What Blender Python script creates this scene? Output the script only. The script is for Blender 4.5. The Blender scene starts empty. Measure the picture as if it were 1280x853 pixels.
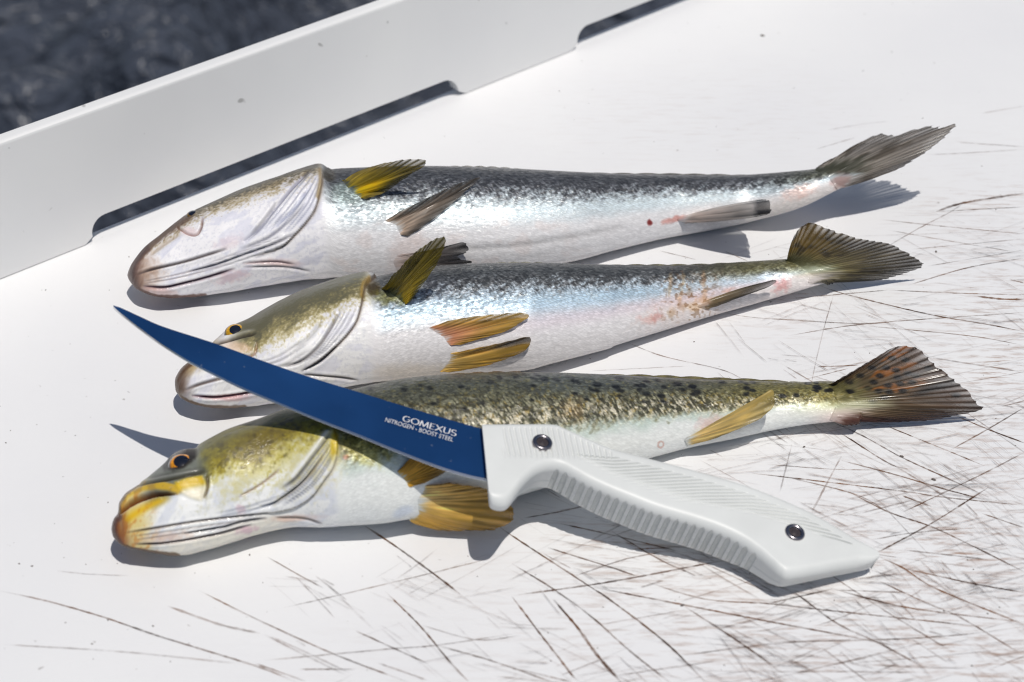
import bpy, bmesh, math, random
import numpy as np
from mathutils import Vector, Matrix

# ------------------------------------------------------------------ camera, world, sun, exposure
PITCH = math.radians(38.0)
FPX = 2200.0                       # focal length in photo pixels (photo 1280 x 853)
DIST = 0.721
scene = bpy.context.scene
C = scene.collection
cam_d = bpy.data.cameras.new('camera')
cam = bpy.data.objects.new('camera', cam_d)
C.objects.link(cam)
CAM = np.array([0.0, -DIST * math.cos(PITCH), DIST * math.sin(PITCH)])
cam.location = CAM
cam.rotation_euler = (math.pi / 2 - PITCH, 0, 0)
cam_d.sensor_width = 36.0
cam_d.lens = FPX / 1280.0 * 36.0
cam_d.clip_start = 0.01
cam_d.clip_end = 3000
cam_d.dof.use_dof = True
cam_d.dof.focus_distance = 0.70
cam_d.dof.aperture_fstop = 12.0
scene.camera = cam

SUN_TO = Vector((0.20, -0.215, 1.0)).normalized()      # towards the sun
SUN_EL = math.asin(SUN_TO.z)
SUN_AZ = math.atan2(SUN_TO.x, SUN_TO.y)                  # clockwise from +Y
world = bpy.data.worlds.new('World')
scene.world = world
world.use_nodes = True
wn = world.node_tree
sky = wn.nodes.new('ShaderNodeTexSky')
sky.sky_type = 'NISHITA'
sky.sun_disc = False
sky.sun_elevation = SUN_EL
sky.sun_rotation = SUN_AZ
sky.air_density = 1.0
sky.dust_density = 1.0
sky.ozone_density = 0.8
wn.links.new(sky.outputs[0], wn.nodes['Background'].inputs[0])
wn.nodes['Background'].inputs[1].default_value = 0.065
sun_d = bpy.data.lights.new('sun', 'SUN')
sun_d.energy = 3.6
sun_d.angle = math.radians(0.55)
sun_d.color = (1.0, 0.955, 0.89)
sun = bpy.data.objects.new('sun', sun_d)
C.objects.link(sun)
sun.rotation_euler = SUN_TO.to_track_quat('Z', 'Y').to_euler()
scene.view_settings.view_transform = 'Standard'
scene.view_settings.look = 'None'
scene.view_settings.gamma = 1.0
scene.cycles.use_denoising = True
scene.cycles.filter_width = 1.15
scene.view_settings.exposure = -0.25

# ------------------------------------------------------------------ helpers
random.seed(7)
cp, sp = math.cos(PITCH), math.sin(PITCH)
FW = np.array([0, cp, -sp]); UP = np.array([0, sp, cp]); RT = np.array([1.0, 0, 0])

def ray(px, py):
    px = np.asarray(px, float); py = np.asarray(py, float)
    return (px[..., None] - 640.0) * RT + (426.5 - py[..., None]) * UP + FPX * FW

def at_z(px, py, z):
    d = ray(px, py)
    t = (np.asarray(z, float) - CAM[2]) / d[..., 2]
    return CAM + d * t[..., None]

def at_plane(px, py, p0, n):
    d = ray(px, py)
    t = ((p0 - CAM) @ n) / (d @ n)
    return CAM + d * t[..., None]

def project(P):
    q = np.asarray(P) - CAM
    z = q @ FW
    return 640 + FPX * (q @ RT) / z, 426.5 - FPX * (q @ UP) / z

def lin(c):
    c = np.asarray(c, float) / 255.0
    return np.where(c <= 0.04045, c / 12.92, ((c + 0.055) / 1.055) ** 2.4)

def sstep(a, b, x):
    t = np.clip((x - a) / (b - a), 0, 1)
    return t * t * (3 - 2 * t)

def _hash(ix, iy, seed):
    h = (ix.astype(np.int64) * 374761393 + iy.astype(np.int64) * 668265263 + seed * 982451653) & 0xFFFFFFFF
    h = ((h ^ (h >> 13)) * 1274126177) & 0xFFFFFFFF
    h = h ^ (h >> 16)
    return (h & 0xFFFF) / 65535.0

def vnoise(x, y, seed=0):
    x0 = np.floor(x); y0 = np.floor(y)
    fx = x - x0; fy = y - y0
    fx = fx * fx * (3 - 2 * fx); fy = fy * fy * (3 - 2 * fy)
    a = _hash(x0, y0, seed); b = _hash(x0 + 1, y0, seed)
    c = _hash(x0, y0 + 1, seed); d = _hash(x0 + 1, y0 + 1, seed)
    return (a * (1 - fx) + b * fx) * (1 - fy) + (c * (1 - fx) + d * fx) * fy

def fbm(x, y, seed=0, o=3):
    s = 0; a = 0.5; t = 0
    for i in range(o):
        s = s + a * vnoise(x * 2 ** i, y * 2 ** i, seed + i * 17); t += a; a *= 0.55
    return s / t

def smooth_curve(pts, n):
    """Catmull-Rom resampling of a polyline (k columns) to n points, even in chord length."""
    P = np.asarray(pts, float)
    if len(P) == 2:
        t = np.linspace(0, 1, n)[:, None]
        return P[0] * (1 - t) + P[1] * t
    Q = np.vstack([2 * P[0] - P[1], P, 2 * P[-1] - P[-2]])
    out = []
    for i in range(len(P) - 1):
        p0, p1, p2, p3 = Q[i:i + 4]
        t = np.linspace(0, 1, 24, endpoint=False)[:, None]
        out.append(0.5 * ((2 * p1) + (-p0 + p2) * t + (2 * p0 - 5 * p1 + 4 * p2 - p3) * t ** 2 + (-p0 + 3 * p1 - 3 * p2 + p3) * t ** 3))
    out.append(P[-1:])
    A = np.vstack(out)
    s = np.concatenate([[0], np.cumsum(np.linalg.norm(np.diff(A, axis=0), axis=1))])
    q = np.linspace(0, s[-1], n)
    return np.stack([np.interp(q, s, A[:, k]) for k in range(A.shape[1])], 1)

def mesh_obj(name, V, F, mat, parent=None, smooth=True):
    V = np.asarray(V, float); F = np.asarray(F, np.int64)
    me = bpy.data.meshes.new(name)
    nv, nf, k = len(V), len(F), F.shape[1]
    me.vertices.add(nv)
    me.vertices.foreach_set('co', V.astype(np.float32).ravel())
    me.loops.add(nf * k)
    me.loops.foreach_set('vertex_index', F.astype(np.int32).ravel())
    me.polygons.add(nf)
    me.polygons.foreach_set('loop_start', np.arange(0, nf * k, k, dtype=np.int32))
    me.polygons.foreach_set('loop_total', np.full(nf, k, np.int32))
    me.polygons.foreach_set('use_smooth', np.full(nf, smooth, bool))
    me.update(calc_edges=True)
    me.materials.append(mat)
    o = bpy.data.objects.new(name, me)
    C.objects.link(o)
    if parent is not None:
        attach(o, parent)
    return o

def attach(o, parent):
    o.parent = parent
    o.matrix_parent_inverse = world_matrix(parent).inverted()

def world_matrix(o):
    m = o.matrix_basis.copy()
    if o.parent is not None:
        m = world_matrix(o.parent) @ o.matrix_parent_inverse @ m
    return m

def set_col(o, name, rgb):
    at = o.data.color_attributes.new(name, 'FLOAT_COLOR', 'POINT')
    a = np.ones((len(rgb), 4), np.float32); a[:, :3] = rgb
    at.data.foreach_set('color', a.ravel())

def set_f(o, name, val):
    at = o.data.attributes.new(name, 'FLOAT', 'POINT')
    at.data.foreach_set('value', np.asarray(val, np.float32))

def set_v(o, name, vec):
    at = o.data.attributes.new(name, 'FLOAT_VECTOR', 'POINT')
    at.data.foreach_set('vector', np.asarray(vec, np.float32).ravel())

def grid_faces(nu, nv, wrap=False):
    i = np.arange(nu - 1)[:, None]
    m = nv if wrap else nv - 1
    j = np.arange(m)[None, :]
    j2 = (j + 1) % nv
    a = i * nv + j; b = i * nv + j2; c = (i + 1) * nv + j2; d = (i + 1) * nv + j
    return np.stack([a, b, c, d], -1).reshape(-1, 4)

def thing(name, label, cat, loc=(0, 0, 0), group=None):
    o = bpy.data.objects.new(name, None)
    C.objects.link(o)
    o.location = loc
    o.empty_display_size = 0.02
    o['label'] = label; o['category'] = cat
    if group: o['group'] = group
    return o

def bm_obj(name, bm, mat, parent=None, smooth=False):
    me = bpy.data.meshes.new(name)
    bm.normal_update()
    bm.to_mesh(me); bm.free()
    for p in me.polygons: p.use_smooth = smooth
    me.materials.append(mat)
    o = bpy.data.objects.new(name, me)
    C.objects.link(o)
    if parent is not None: attach(o, parent)
    return o

# ------------------------------------------------------------------ materials
def new_mat(name):
    m = bpy.data.materials.new(name); m.use_nodes = True
    nt = m.node_tree
    return m, nt, nt.nodes['Principled BSDF']

def N(nt, t, **kw):
    n = nt.nodes.new(t)
    for k, v in kw.items(): setattr(n, k, v)
    return n

def mat_board():
    m, nt, b = new_mat('white_plastic_board')
    L = nt.links.new
    tc = N(nt, 'ShaderNodeTexCoord')
    n1 = N(nt, 'ShaderNodeTexNoise'); n1.inputs['Scale'].default_value = 9; n1.inputs['Detail'].default_value = 5
    L(tc.outputs['Object'], n1.inputs['Vector'])
    r1 = N(nt, 'ShaderNodeValToRGB')
    r1.color_ramp.elements[0].position = 0.3; r1.color_ramp.elements[0].color = (0.755, 0.755, 0.765, 1)
    r1.color_ramp.elements[1].position = 0.7; r1.color_ramp.elements[1].color = (0.80, 0.80, 0.80, 1)
    L(n1.outputs['Fac'], r1.inputs[0])
    # tiny specks of dirt
    vo = N(nt, 'ShaderNodeTexNoise'); vo.inputs['Scale'].default_value = 260; vo.inputs['Detail'].default_value = 2
    L(tc.outputs['Object'], vo.inputs['Vector'])
    r2 = N(nt, 'ShaderNodeValToRGB')
    r2.color_ramp.elements[0].position = 0.735; r2.color_ramp.elements[0].color = (0, 0, 0, 1)
    r2.color_ramp.elements[1].position = 0.79; r2.color_ramp.elements[1].color = (0.5, 0.5, 0.5, 1)
    L(vo.outputs['Fac'], r2.inputs[0])
    mx = N(nt, 'ShaderNodeMix', data_type='RGBA')
    L(r2.outputs[0], mx.inputs[0]); L(r1.outputs[0], mx.inputs[6]); mx.inputs[7].default_value = (0.22, 0.19, 0.17, 1)
    # grime smears, painted per vertex as a mask, broken up by stretched noise
    gr = N(nt, 'ShaderNodeAttribute', attribute_name='grime')
    mp = N(nt, 'ShaderNodeMapping'); mp.inputs['Scale'].default_value = (60, 420, 1); mp.inputs['Rotation'].default_value = (0, 0, math.radians(14))
    L(tc.outputs['Object'], mp.inputs['Vector'])
    n3 = N(nt, 'ShaderNodeTexNoise'); n3.inputs['Scale'].default_value = 1; n3.inputs['Detail'].default_value = 6; n3.inputs['Roughness'].default_value = 0.7
    L(mp.outputs[0], n3.inputs['Vector'])
    r3 = N(nt, 'ShaderNodeMapRange'); r3.inputs[1].default_value = 0.50; r3.inputs[2].default_value = 0.72
    L(n3.outputs['Fac'], r3.inputs[0])
    mu = N(nt, 'ShaderNodeMath', operation='MULTIPLY'); L(r3.outputs[0], mu.inputs[0]); L(gr.outputs['Fac'], mu.inputs[1])
    mx2 = N(nt, 'ShaderNodeMix', data_type='RGBA')
    L(mu.outputs[0], mx2.inputs[0]); L(mx.outputs[2], mx2.inputs[6]); mx2.inputs[7].default_value = (0.33, 0.20, 0.135, 1)
    L(mx2.outputs[2], b.inputs['Base Color'])
    b.inputs['Roughness'].default_value = 0.42
    b.inputs['Specular IOR Level'].default_value = 0.35
    n4 = N(nt, 'ShaderNodeTexNoise'); n4.inputs['Scale'].default_value = 420; n4.inputs['Detail'].default_value = 4
    L(tc.outputs['Object'], n4.inputs['Vector'])
    bu = N(nt, 'ShaderNodeBump'); bu.inputs['Strength'].default_value = 0.12; bu.inputs['Distance'].default_value = 0.0006
    L(n4.outputs['Fac'], bu.inputs['Height']); L(bu.outputs[0], b.inputs['Normal'])
    return m

def mat_panel():
    m, nt, b = new_mat('white_plastic_panel')
    L = nt.links.new
    tc = N(nt, 'ShaderNodeTexCoord')
    n1 = N(nt, 'ShaderNodeTexNoise'); n1.inputs['Scale'].default_value = 14; n1.inputs['Detail'].default_value = 6
    L(tc.outputs['Object'], n1.inputs['Vector'])
    r1 = N(nt, 'ShaderNodeValToRGB')
    r1.color_ramp.elements[0].position = 0.3; r1.color_ramp.elements[0].color = (0.75, 0.75, 0.75, 1)
    r1.color_ramp.elements[1].position = 0.7; r1.color_ramp.elements[1].color = (0.80, 0.80, 0.79, 1)
    L(n1.outputs['Fac'], r1.inputs[0])
    n2 = N(nt, 'ShaderNodeTexNoise'); n2.inputs['Scale'].default_value = 150; n2.inputs['Detail'].default_value = 1
    L(tc.outputs['Object'], n2.inputs['Vector'])
    r2 = N(nt, 'ShaderNodeValToRGB')
    r2.color_ramp.elements[0].position = 0.76; r2.color_ramp.elements[0].color = (0, 0, 0, 1)
    r2.color_ramp.elements[1].position = 0.80; r2.color_ramp.elements[1].color = (0.6, 0.6, 0.6, 1)
    L(n2.outputs['Fac'], r2.inputs[0])
    mx = N(nt, 'ShaderNodeMix', data_type='RGBA')
    L(r2.outputs[0], mx.inputs[0]); L(r1.outputs[0], mx.inputs[6]); mx.inputs[7].default_value = (0.2, 0.19, 0.18, 1)
    L(mx.outputs[2], b.inputs['Base Color'])
    b.inputs['Roughness'].default_value = 0.45
    return m

def mat_scratch():
    m, nt, b = new_mat('knife_cut_grime')
    L = nt.links.new
    tc = N(nt, 'ShaderNodeTexCoord')
    st = N(nt, 'ShaderNodeAttribute', attribute_name='strength')
    n1 = N(nt, 'ShaderNodeTexNoise'); n1.inputs['Scale'].default_value = 170; n1.inputs['Detail'].default_value = 4; n1.inputs['Roughness'].default_value = 0.65
    L(tc.outputs['Object'], n1.inputs['Vector'])
    r = N(nt, 'ShaderNodeMapRange'); r.inputs[1].default_value = 0.32; r.inputs[2].default_value = 0.58; r.inputs[3].default_value = 0.16
    L(n1.outputs['Fac'], r.inputs[0])
    mu = N(nt, 'ShaderNodeMath', operation='MULTIPLY'); L(r.outputs[0], mu.inputs[0]); L(st.outputs['Fac'], mu.inputs[1])
    cl = N(nt, 'ShaderNodeMath', operation='MINIMUM'); L(mu.outputs[0], cl.inputs[0]); cl.inputs[1].default_value = 0.95
    n2 = N(nt, 'ShaderNodeTexNoise'); n2.inputs['Scale'].default_value = 45; n2.inputs['Detail'].default_value = 2
    L(tc.outputs['Object'], n2.inputs['Vector'])
    rc = N(nt, 'ShaderNodeValToRGB')
    rc.color_ramp.elements[0].position = 0.35; rc.color_ramp.elements[0].color = (0.075, 0.045, 0.034, 1)
    rc.color_ramp.elements[1].position = 0.68; rc.color_ramp.elements[1].color = (0.26, 0.125, 0.06, 1)
    L(n2.outputs['Fac'], rc.inputs[0]); L(rc.outputs[0], b.inputs['Base Color'])
    b.inputs['Roughness'].default_value = 0.8
    b.inputs['Specular IOR Level'].default_value = 0.1
    L(cl.outputs[0], b.inputs['Alpha'])
    return m

def mat_water():
    m, nt, b = new_mat('sea_water')
    L = nt.links.new
    tc = N(nt, 'ShaderNodeTexCoord')
    b.inputs['Base Color'].default_value = (0.062, 0.072, 0.096, 1)
    b.inputs['Roughness'].default_value = 0.24
    b.inputs['IOR'].default_value = 1.33
    mp = N(nt, 'ShaderNodeMapping'); mp.inputs['Scale'].default_value = (1, 2.2, 1); mp.inputs['Rotation'].default_value = (0, 0, 0.25)
    L(tc.outputs['Object'], mp.inputs['Vector'])
    n1 = N(nt, 'ShaderNodeTexNoise'); n1.inputs['Scale'].default_value = 14; n1.inputs['Detail'].default_value = 3; n1.inputs['Distortion'].default_value = 0.8
    L(mp.outputs[0], n1.inputs['Vector'])
    bu = N(nt, 'ShaderNodeBump'); bu.inputs['Strength'].default_value = 1.0; bu.inputs['Distance'].default_value = 0.05
    L(n1.outputs['Fac'], bu.inputs['Height']); L(bu.outputs[0], b.inputs['Normal'])
    return m

def mat_fish():
    m, nt, b = new_mat('wet_fish_skin')
    L = nt.links.new
    col = N(nt, 'ShaderNodeAttribute', attribute_name='skin')
    sil = N(nt, 'ShaderNodeAttribute', attribute_name='silver')
    scl = N(nt, 'ShaderNodeAttribute', attribute_name='scales')
    uv = N(nt, 'ShaderNodeAttribute', attribute_name='skin_uv')
    mp = N(nt, 'ShaderNodeMapping'); mp.inputs['Scale'].default_value = (0.66, 1.25, 1); mp.inputs['Rotation'].default_value = (0, 0, 0.7)
    L(uv.outputs['Vector'], mp.inputs['Vector'])
    vo = N(nt, 'ShaderNodeTexVoronoi'); vo.inputs['Scale'].default_value = 1.0; vo.inputs['Randomness'].default_value = 0.6
    L(mp.outputs[0], vo.inputs['Vector'])
    # colour: each scale a little lighter or darker
    sep = N(nt, 'ShaderNodeSeparateColor'); L(vo.outputs['Color'], sep.inputs[0])
    vr = N(nt, 'ShaderNodeMapRange'); vr.inputs[3].default_value = 0.68; vr.inputs[4].default_value = 1.34
    L(sep.outputs[0], vr.inputs[0])
    ed = N(nt, 'ShaderNodeMapRange'); ed.inputs[1].default_value = 0.25; ed.inputs[2].default_value = 0.75; ed.inputs[3].default_value = 1.12; ed.inputs[4].default_value = 0.62
    L(vo.outputs['Distance'], ed.inputs[0])
    mul = N(nt, 'ShaderNodeMath', operation='MULTIPLY'); L(vr.outputs[0], mul.inputs[0]); L(ed.outputs[0], mul.inputs[1])
    mixf = N(nt, 'ShaderNodeMix', data_type='FLOAT'); L(scl.outputs['Fac'], mixf.inputs[0]); mixf.inputs[2].default_value = 1.0; L(mul.outputs[0], mixf.inputs[3])
    hv = N(nt, 'ShaderNodeVectorMath', operation='SCALE'); L(col.outputs['Color'], hv.inputs[0]); L(mixf.outputs[0], hv.inputs['Scale'])
    L(hv.outputs[0], b.inputs['Base Color'])
    # each scale tilts its own way: broken glints
    sub = N(nt, 'ShaderNodeVectorMath', operation='SUBTRACT'); L(vo.outputs['Color'], sub.inputs[0]); sub.inputs[1].default_value = (0.5, 0.5, 0.5)
    amp = N(nt, 'ShaderNodeMath', operation='MULTIPLY'); L(scl.outputs['Fac'], amp.inputs[0]); amp.inputs[1].default_value = 0.30
    sc2 = N(nt, 'ShaderNodeVectorMath', operation='SCALE'); L(sub.outputs[0], sc2.inputs[0]); L(amp.outputs[0], sc2.inputs['Scale'])
    geo = N(nt, 'ShaderNodeNewGeometry')
    add = N(nt, 'ShaderNodeVectorMath', operation='ADD'); L(geo.outputs['Normal'], add.inputs[0]); L(sc2.outputs[0], add.inputs[1])
    nor = N(nt, 'ShaderNodeVectorMath', operation='NORMALIZE'); L(add.outputs[0], nor.inputs[0])
    # soft wrinkles
    mp2 = N(nt, 'ShaderNodeMapping'); mp2.inputs['Scale'].default_value = (0.22, 0.5, 1); L(uv.outputs['Vector'], mp2.inputs['Vector'])
    n2 = N(nt, 'ShaderNodeTexNoise'); n2.inputs['Scale'].default_value = 1.0; n2.inputs['Detail'].default_value = 5; L(mp2.outputs[0], n2.inputs['Vector'])
    bu = N(nt, 'ShaderNodeBump'); bu.inputs['Strength'].default_value = 0.16; bu.inputs['Distance'].default_value = 0.0012
    L(n2.outputs['Fac'], bu.inputs['Height']); L(nor.outputs[0], bu.inputs['Normal'])
    L(bu.outputs[0], b.inputs['Normal'])
    me = N(nt, 'ShaderNodeMath', operation='MULTIPLY'); L(sil.outputs['Fac'], me.inputs[0]); me.inputs[1].default_value = 0.35
    L(me.outputs[0], b.inputs['Metallic'])
    b.inputs['Roughness'].default_value = 0.46
    b.inputs['Specular IOR Level'].default_value = 0.22
    b.inputs['Coat Weight'].default_value = 0.55
    b.inputs['Coat Roughness'].default_value = 0.115
    # fine wet relief carried by the coat
    mp3 = N(nt, 'ShaderNodeMapping'); mp3.inputs['Scale'].default_value = (0.55, 1.1, 1); mp3.inputs['Rotation'].default_value = (0, 0, -0.35); L(uv.outputs['Vector'], mp3.inputs['Vector'])
    n3 = N(nt, 'ShaderNodeTexNoise'); n3.inputs['Scale'].default_value = 1.0; n3.inputs['Detail'].default_value = 4; n3.inputs['Distortion'].default_value = 0.6; L(mp3.outputs[0], n3.inputs['Vector'])
    bu2 = N(nt, 'ShaderNodeBump'); bu2.inputs['Strength'].default_value = 0.5; bu2.inputs['Distance'].default_value = 0.0007
    L(n3.outputs['Fac'], bu2.inputs['Height']); L(bu.outputs[0], bu2.inputs['Normal']); L(bu2.outputs[0], b.inputs['Coat Normal'])
    b.inputs['Subsurface Weight'].default_value = 0.0
    return m

def mat_fin():
    m, nt, b = new_mat('wet_fin_membrane')
    L = nt.links.new
    col = N(nt, 'ShaderNodeAttribute', attribute_name='skin')
    L(col.outputs['Color'], b.inputs['Base Color'])
    b.inputs['Roughness'].default_value = 0.45
    b.inputs['Specular IOR Level'].default_value = 0.2
    b.inputs['Coat Weight'].default_value = 0.4
    b.inputs['Coat Roughness'].default_value = 0.15
    tr = N(nt, 'ShaderNodeBsdfTranslucent'); L(col.outputs['Color'], tr.inputs['Color'])
    al = N(nt, 'ShaderNodeAttribute', attribute_name='cover')
    mx = N(nt, 'ShaderNodeMixShader'); mx.inputs[0].default_value = 0.36
    L(b.outputs[0], mx.inputs[1]); L(tr.outputs[0], mx.inputs[2])
    tp = N(nt, 'ShaderNodeBsdfTransparent'); mx2 = N(nt, 'ShaderNodeMixShader')
    L(al.outputs['Fac'], mx2.inputs[0]); L(tp.outputs[0], mx2.inputs[1]); L(mx.outputs[0], mx2.inputs[2])
    L(mx2.outputs[0], nt.nodes['Material Output'].inputs['Surface'])
    return m

def mat_simple(name, col, rough=0.5, metal=0.0, spec=0.5, coat=0.0):
    m, nt, b = new_mat(name)
    tc = N(nt, 'ShaderNodeTexCoord')
    n1 = N(nt, 'ShaderNodeTexNoise'); n1.inputs['Scale'].default_value = 60; n1.inputs['Detail'].default_value = 4
    nt.links.new(tc.outputs['Object'], n1.inputs['Vector'])
    r = N(nt, 'ShaderNodeValToRGB')
    r.color_ramp.elements[0].position = 0.3; r.color_ramp.elements[0].color = tuple(x * 0.94 for x in col) + (1,)
    r.color_ramp.elements[1].position = 0.7; r.color_ramp.elements[1].color = tuple(min(1, x * 1.03) for x in col) + (1,)
    nt.links.new(n1.outputs['Fac'], r.inputs[0]); nt.links.new(r.outputs[0], b.inputs['Base Color'])
    b.inputs['Roughness'].default_value = rough
    b.inputs['Metallic'].default_value = metal
    b.inputs['Specular IOR Level'].default_value = spec
    b.inputs['Coat Weight'].default_value = coat
    return m

def mat_blade():
    m, nt, b = new_mat('blue_coated_steel')
    L = nt.links.new
    tc = N(nt, 'ShaderNodeTexCoord')
    n1 = N(nt, 'ShaderNodeTexNoise'); n1.inputs['Scale'].default_value = 22; n1.inputs['Detail'].default_value = 5
    L(tc.outputs['Object'], n1.inputs['Vector'])
    r = N(nt, 'ShaderNodeValToRGB')
    r.color_ramp.elements[0].position = 0.3; r.color_ramp.elements[0].color = (0.010, 0.048, 0.150, 1)
    r.color_ramp.elements[1].position = 0.7; r.color_ramp.elements[1].color = (0.018, 0.082, 0.250, 1)
    L(n1.outputs['Fac'], r.inputs[0])
    # dried water spots and specks
    n2 = N(nt, 'ShaderNodeTexNoise'); n2.inputs['Scale'].default_value = 420; n2.inputs['Detail'].default_value = 2
    L(tc.outputs['Object'], n2.inputs['Vector'])
    r2 = N(nt, 'ShaderNodeValToRGB')
    r2.color_ramp.elements[0].position = 0.72; r2.color_ramp.elements[0].color = (0, 0, 0, 1)
    r2.color_ramp.elements[1].position = 0.80; r2.color_ramp.elements[1].color = (0.5, 0.5, 0.5, 1)
    L(n2.outputs['Fac'], r2.inputs[0])
    mx = N(nt, 'ShaderNodeMix', data_type='RGBA'); L(r2.outputs[0], mx.inputs[0]); L(r.outputs[0], mx.inputs[6]); mx.inputs[7].default_value = (0.4, 0.45, 0.5, 1)
    L(mx.outputs[2], b.inputs['Base Color'])
    b.inputs['Metallic'].default_value = 0.5
    rr = N(nt, 'ShaderNodeMapRange'); rr.inputs[3].default_value = 0.16; rr.inputs[4].default_value = 0.30
    L(n1.outputs['Fac'], rr.inputs[0]); L(rr.outputs[0], b.inputs['Roughness'])
    b.inputs['Specular IOR Level'].default_value = 0.4
    return m

M_BOARD = mat_board(); M_PANEL = mat_panel(); M_SCRATCH = mat_scratch(); M_WATER = mat_water()
M_FISH = mat_fish(); M_FIN = mat_fin(); M_BLADE = mat_blade()
M_HANDLE = mat_simple('pale_grey_plastic', (0.70, 0.715, 0.70), 0.42, 0, 0.4)
M_STEEL = mat_simple('bright_steel', (0.72, 0.73, 0.75), 0.25, 1.0)
M_SCREW = mat_simple('dark_screw_steel', (0.30, 0.28, 0.30), 0.25, 1.0)
M_SOCKET = mat_simple('screw_socket', (0.05, 0.04, 0.045), 0.5, 0.3)
M_PRINT = mat_simple('pale_blade_print', (0.66, 0.66, 0.68), 0.5)
M_PUPIL = mat_simple('fish_pupil', (0.006, 0.008, 0.016), 0.08, 0, 0.6, 1.0)
M_ALU = mat_simple('brushed_aluminium', (0.6, 0.61, 0.62), 0.4, 1.0)

# ------------------------------------------------------------------ setting: water
WATER_Z = -1.05
nw = 560
uu = np.linspace(-1, 1, nw)
wx = -0.9 + 0.0 * uu + 0.55 * np.sinh(uu * 8.1) / np.sinh(1.0) * 1.0
wy = 2.2 + 0.55 * np.sinh(uu * 8.1) / np.sinh(1.0) * 1.0
WX, WY = np.meshgrid(wx, wy, indexing='ij')
rw = np.random.RandomState(4)
hz = np.zeros_like(WX)
for k in range(34):
    lam = 0.10 * 1.13 ** (k * .62) * (0.8 + .4 * rw.rand())
    an = rw.normal(1.25, .75)
    hz += lam * .042 * np.sin((WX * math.cos(an) + WY * math.sin(an)) * 2 * math.pi / lam + rw.rand() * 6.3 + 1.2 * vnoise(WX * 1.7, WY * 1.7, k))
rr = np.hypot(WX + .9, WY - 2.2)
hz *= 1 - sstep(4, 14, rr)
o = mesh_obj('water', np.stack([WX, WY, hz + WATER_Z], -1).reshape(-1, 3), grid_faces(nw, nw)[:, ::-1], M_WATER)
o['kind'] = 'structure'

# ------------------------------------------------------------------ the filleting table
# direction of the raised panel, from its foot line in the picture
A0 = at_z(0.0, 350.0, 0.0); A1 = at_z(715.0, 64.5, 0.0)
e = (A1 - A0); PLEN = np.linalg.norm(e); e /= PLEN
nrm = np.array([e[1], -e[0], 0.0])            # from the panel towards the board
PT = 0.0070                                    # panel thickness
# panel height: the upper front edge of the panel at photo (0,178)
LEAN = math.radians(9.0)
PN = nrm * math.cos(LEAN) + np.array([0, 0, math.sin(LEAN)])
def panel_pt(px, py):
    P = at_plane(np.array(px), np.array(py), A0, PN)
    return (P - A0) @ e, P[2]
PH = panel_pt(0.0, 178.0)[1]

table = thing('filleting_table', 'white plastic filleting table with a raised slotted edge, crossed by brown knife cuts', 'table',
              tuple(A0 + nrm * 0.3 + e * 0.4 + np.array([0, 0, WATER_Z])))

def tpt(s, q, z):
    return A0 + e * s + nrm * q + np.array([0, 0, z])

S0, S1, Q1, BT = -0.42, 1.02, 0.74, 0.016
# board: fine top sheet carrying the grime mask, plus sides and underside
nu, nv = 240, 130
us = np.linspace(S0, S1, nu); qs = np.linspace(-PT, Q1, nv)
G = np.array([[tpt(u, q, 0.0) for q in qs] for u in us]).reshape(-1, 3)
gx, gy = project(G)
def blob(cx, cy, rx, ry, rot=0.0):
    c, s = math.cos(rot), math.sin(rot)
    dx = (gx - cx) * c + (gy - cy) * s; dy = -(gx - cx) * s + (gy - cy) * c
    return np.exp(-((dx / rx) ** 2 + (dy / ry) ** 2))
grime = 1.5 * (0.55 * blob(1100, 800, 260, 70) + 0.35 * blob(820, 740, 170, 70, 0.2) + 0.75 * blob(1255, 462, 70, 20, -0.1)
         + 0.35 * blob(1200, 620, 170, 120) + 0.3 * blob(1250, 330, 110, 110) + 0.5 * blob(1180, 690, 130, 40)
         + 0.12 * blob(700, 830, 300, 60) + 0.5 * blob(1230, 830, 90, 30, 0.2) + 0.22 * blob(1000, 400, 160, 40) + 0.12 * blob(880, 150, 200, 60) + 0.4 * blob(780, 690, 90, 30, 0.3) + 0.35 * blob(1250, 400, 90, 60) + 0.3 * blob(1240, 540, 80, 50) + 0.45 * blob(1235, 250, 80, 10, -.17))
F = grid_faces(nu, nv)
# rim
Vs = list(G); base = len(Vs)
loop = [i * nv for i in range(nu)] + [(nu - 1) * nv + j for j in range(1, nv)] + [i * nv + nv - 1 for i in range(nu - 2, -1, -1)] + [j for j in range(nv - 2, 0, -1)]
low = [G[i] - np.array([0, 0, BT]) for i in loop]
V = np.vstack([G, np.array(low)])
n = len(loop)
side = np.array([[loop[i], loop[(i + 1) % n], base + (i + 1) % n, base + i] for i in range(n)])
under = np.array([[base + 0, base + (nu - 1), base + (nu - 1) + (nv - 1), base + 2 * (nu - 1) + (nv - 1)]])
board = mesh_obj('board', V, np.vstack([F[:, ::-1], side[:, ::-1], under]), M_BOARD, table, smooth=False)
bm = bmesh.new(); bm.from_mesh(board.data); bmesh.ops.recalc_face_normals(bm, faces=bm.faces); bm.to_mesh(board.data); bm.free()
set_f(board, 'grime', np.concatenate([grime, np.zeros(n)]))

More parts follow.
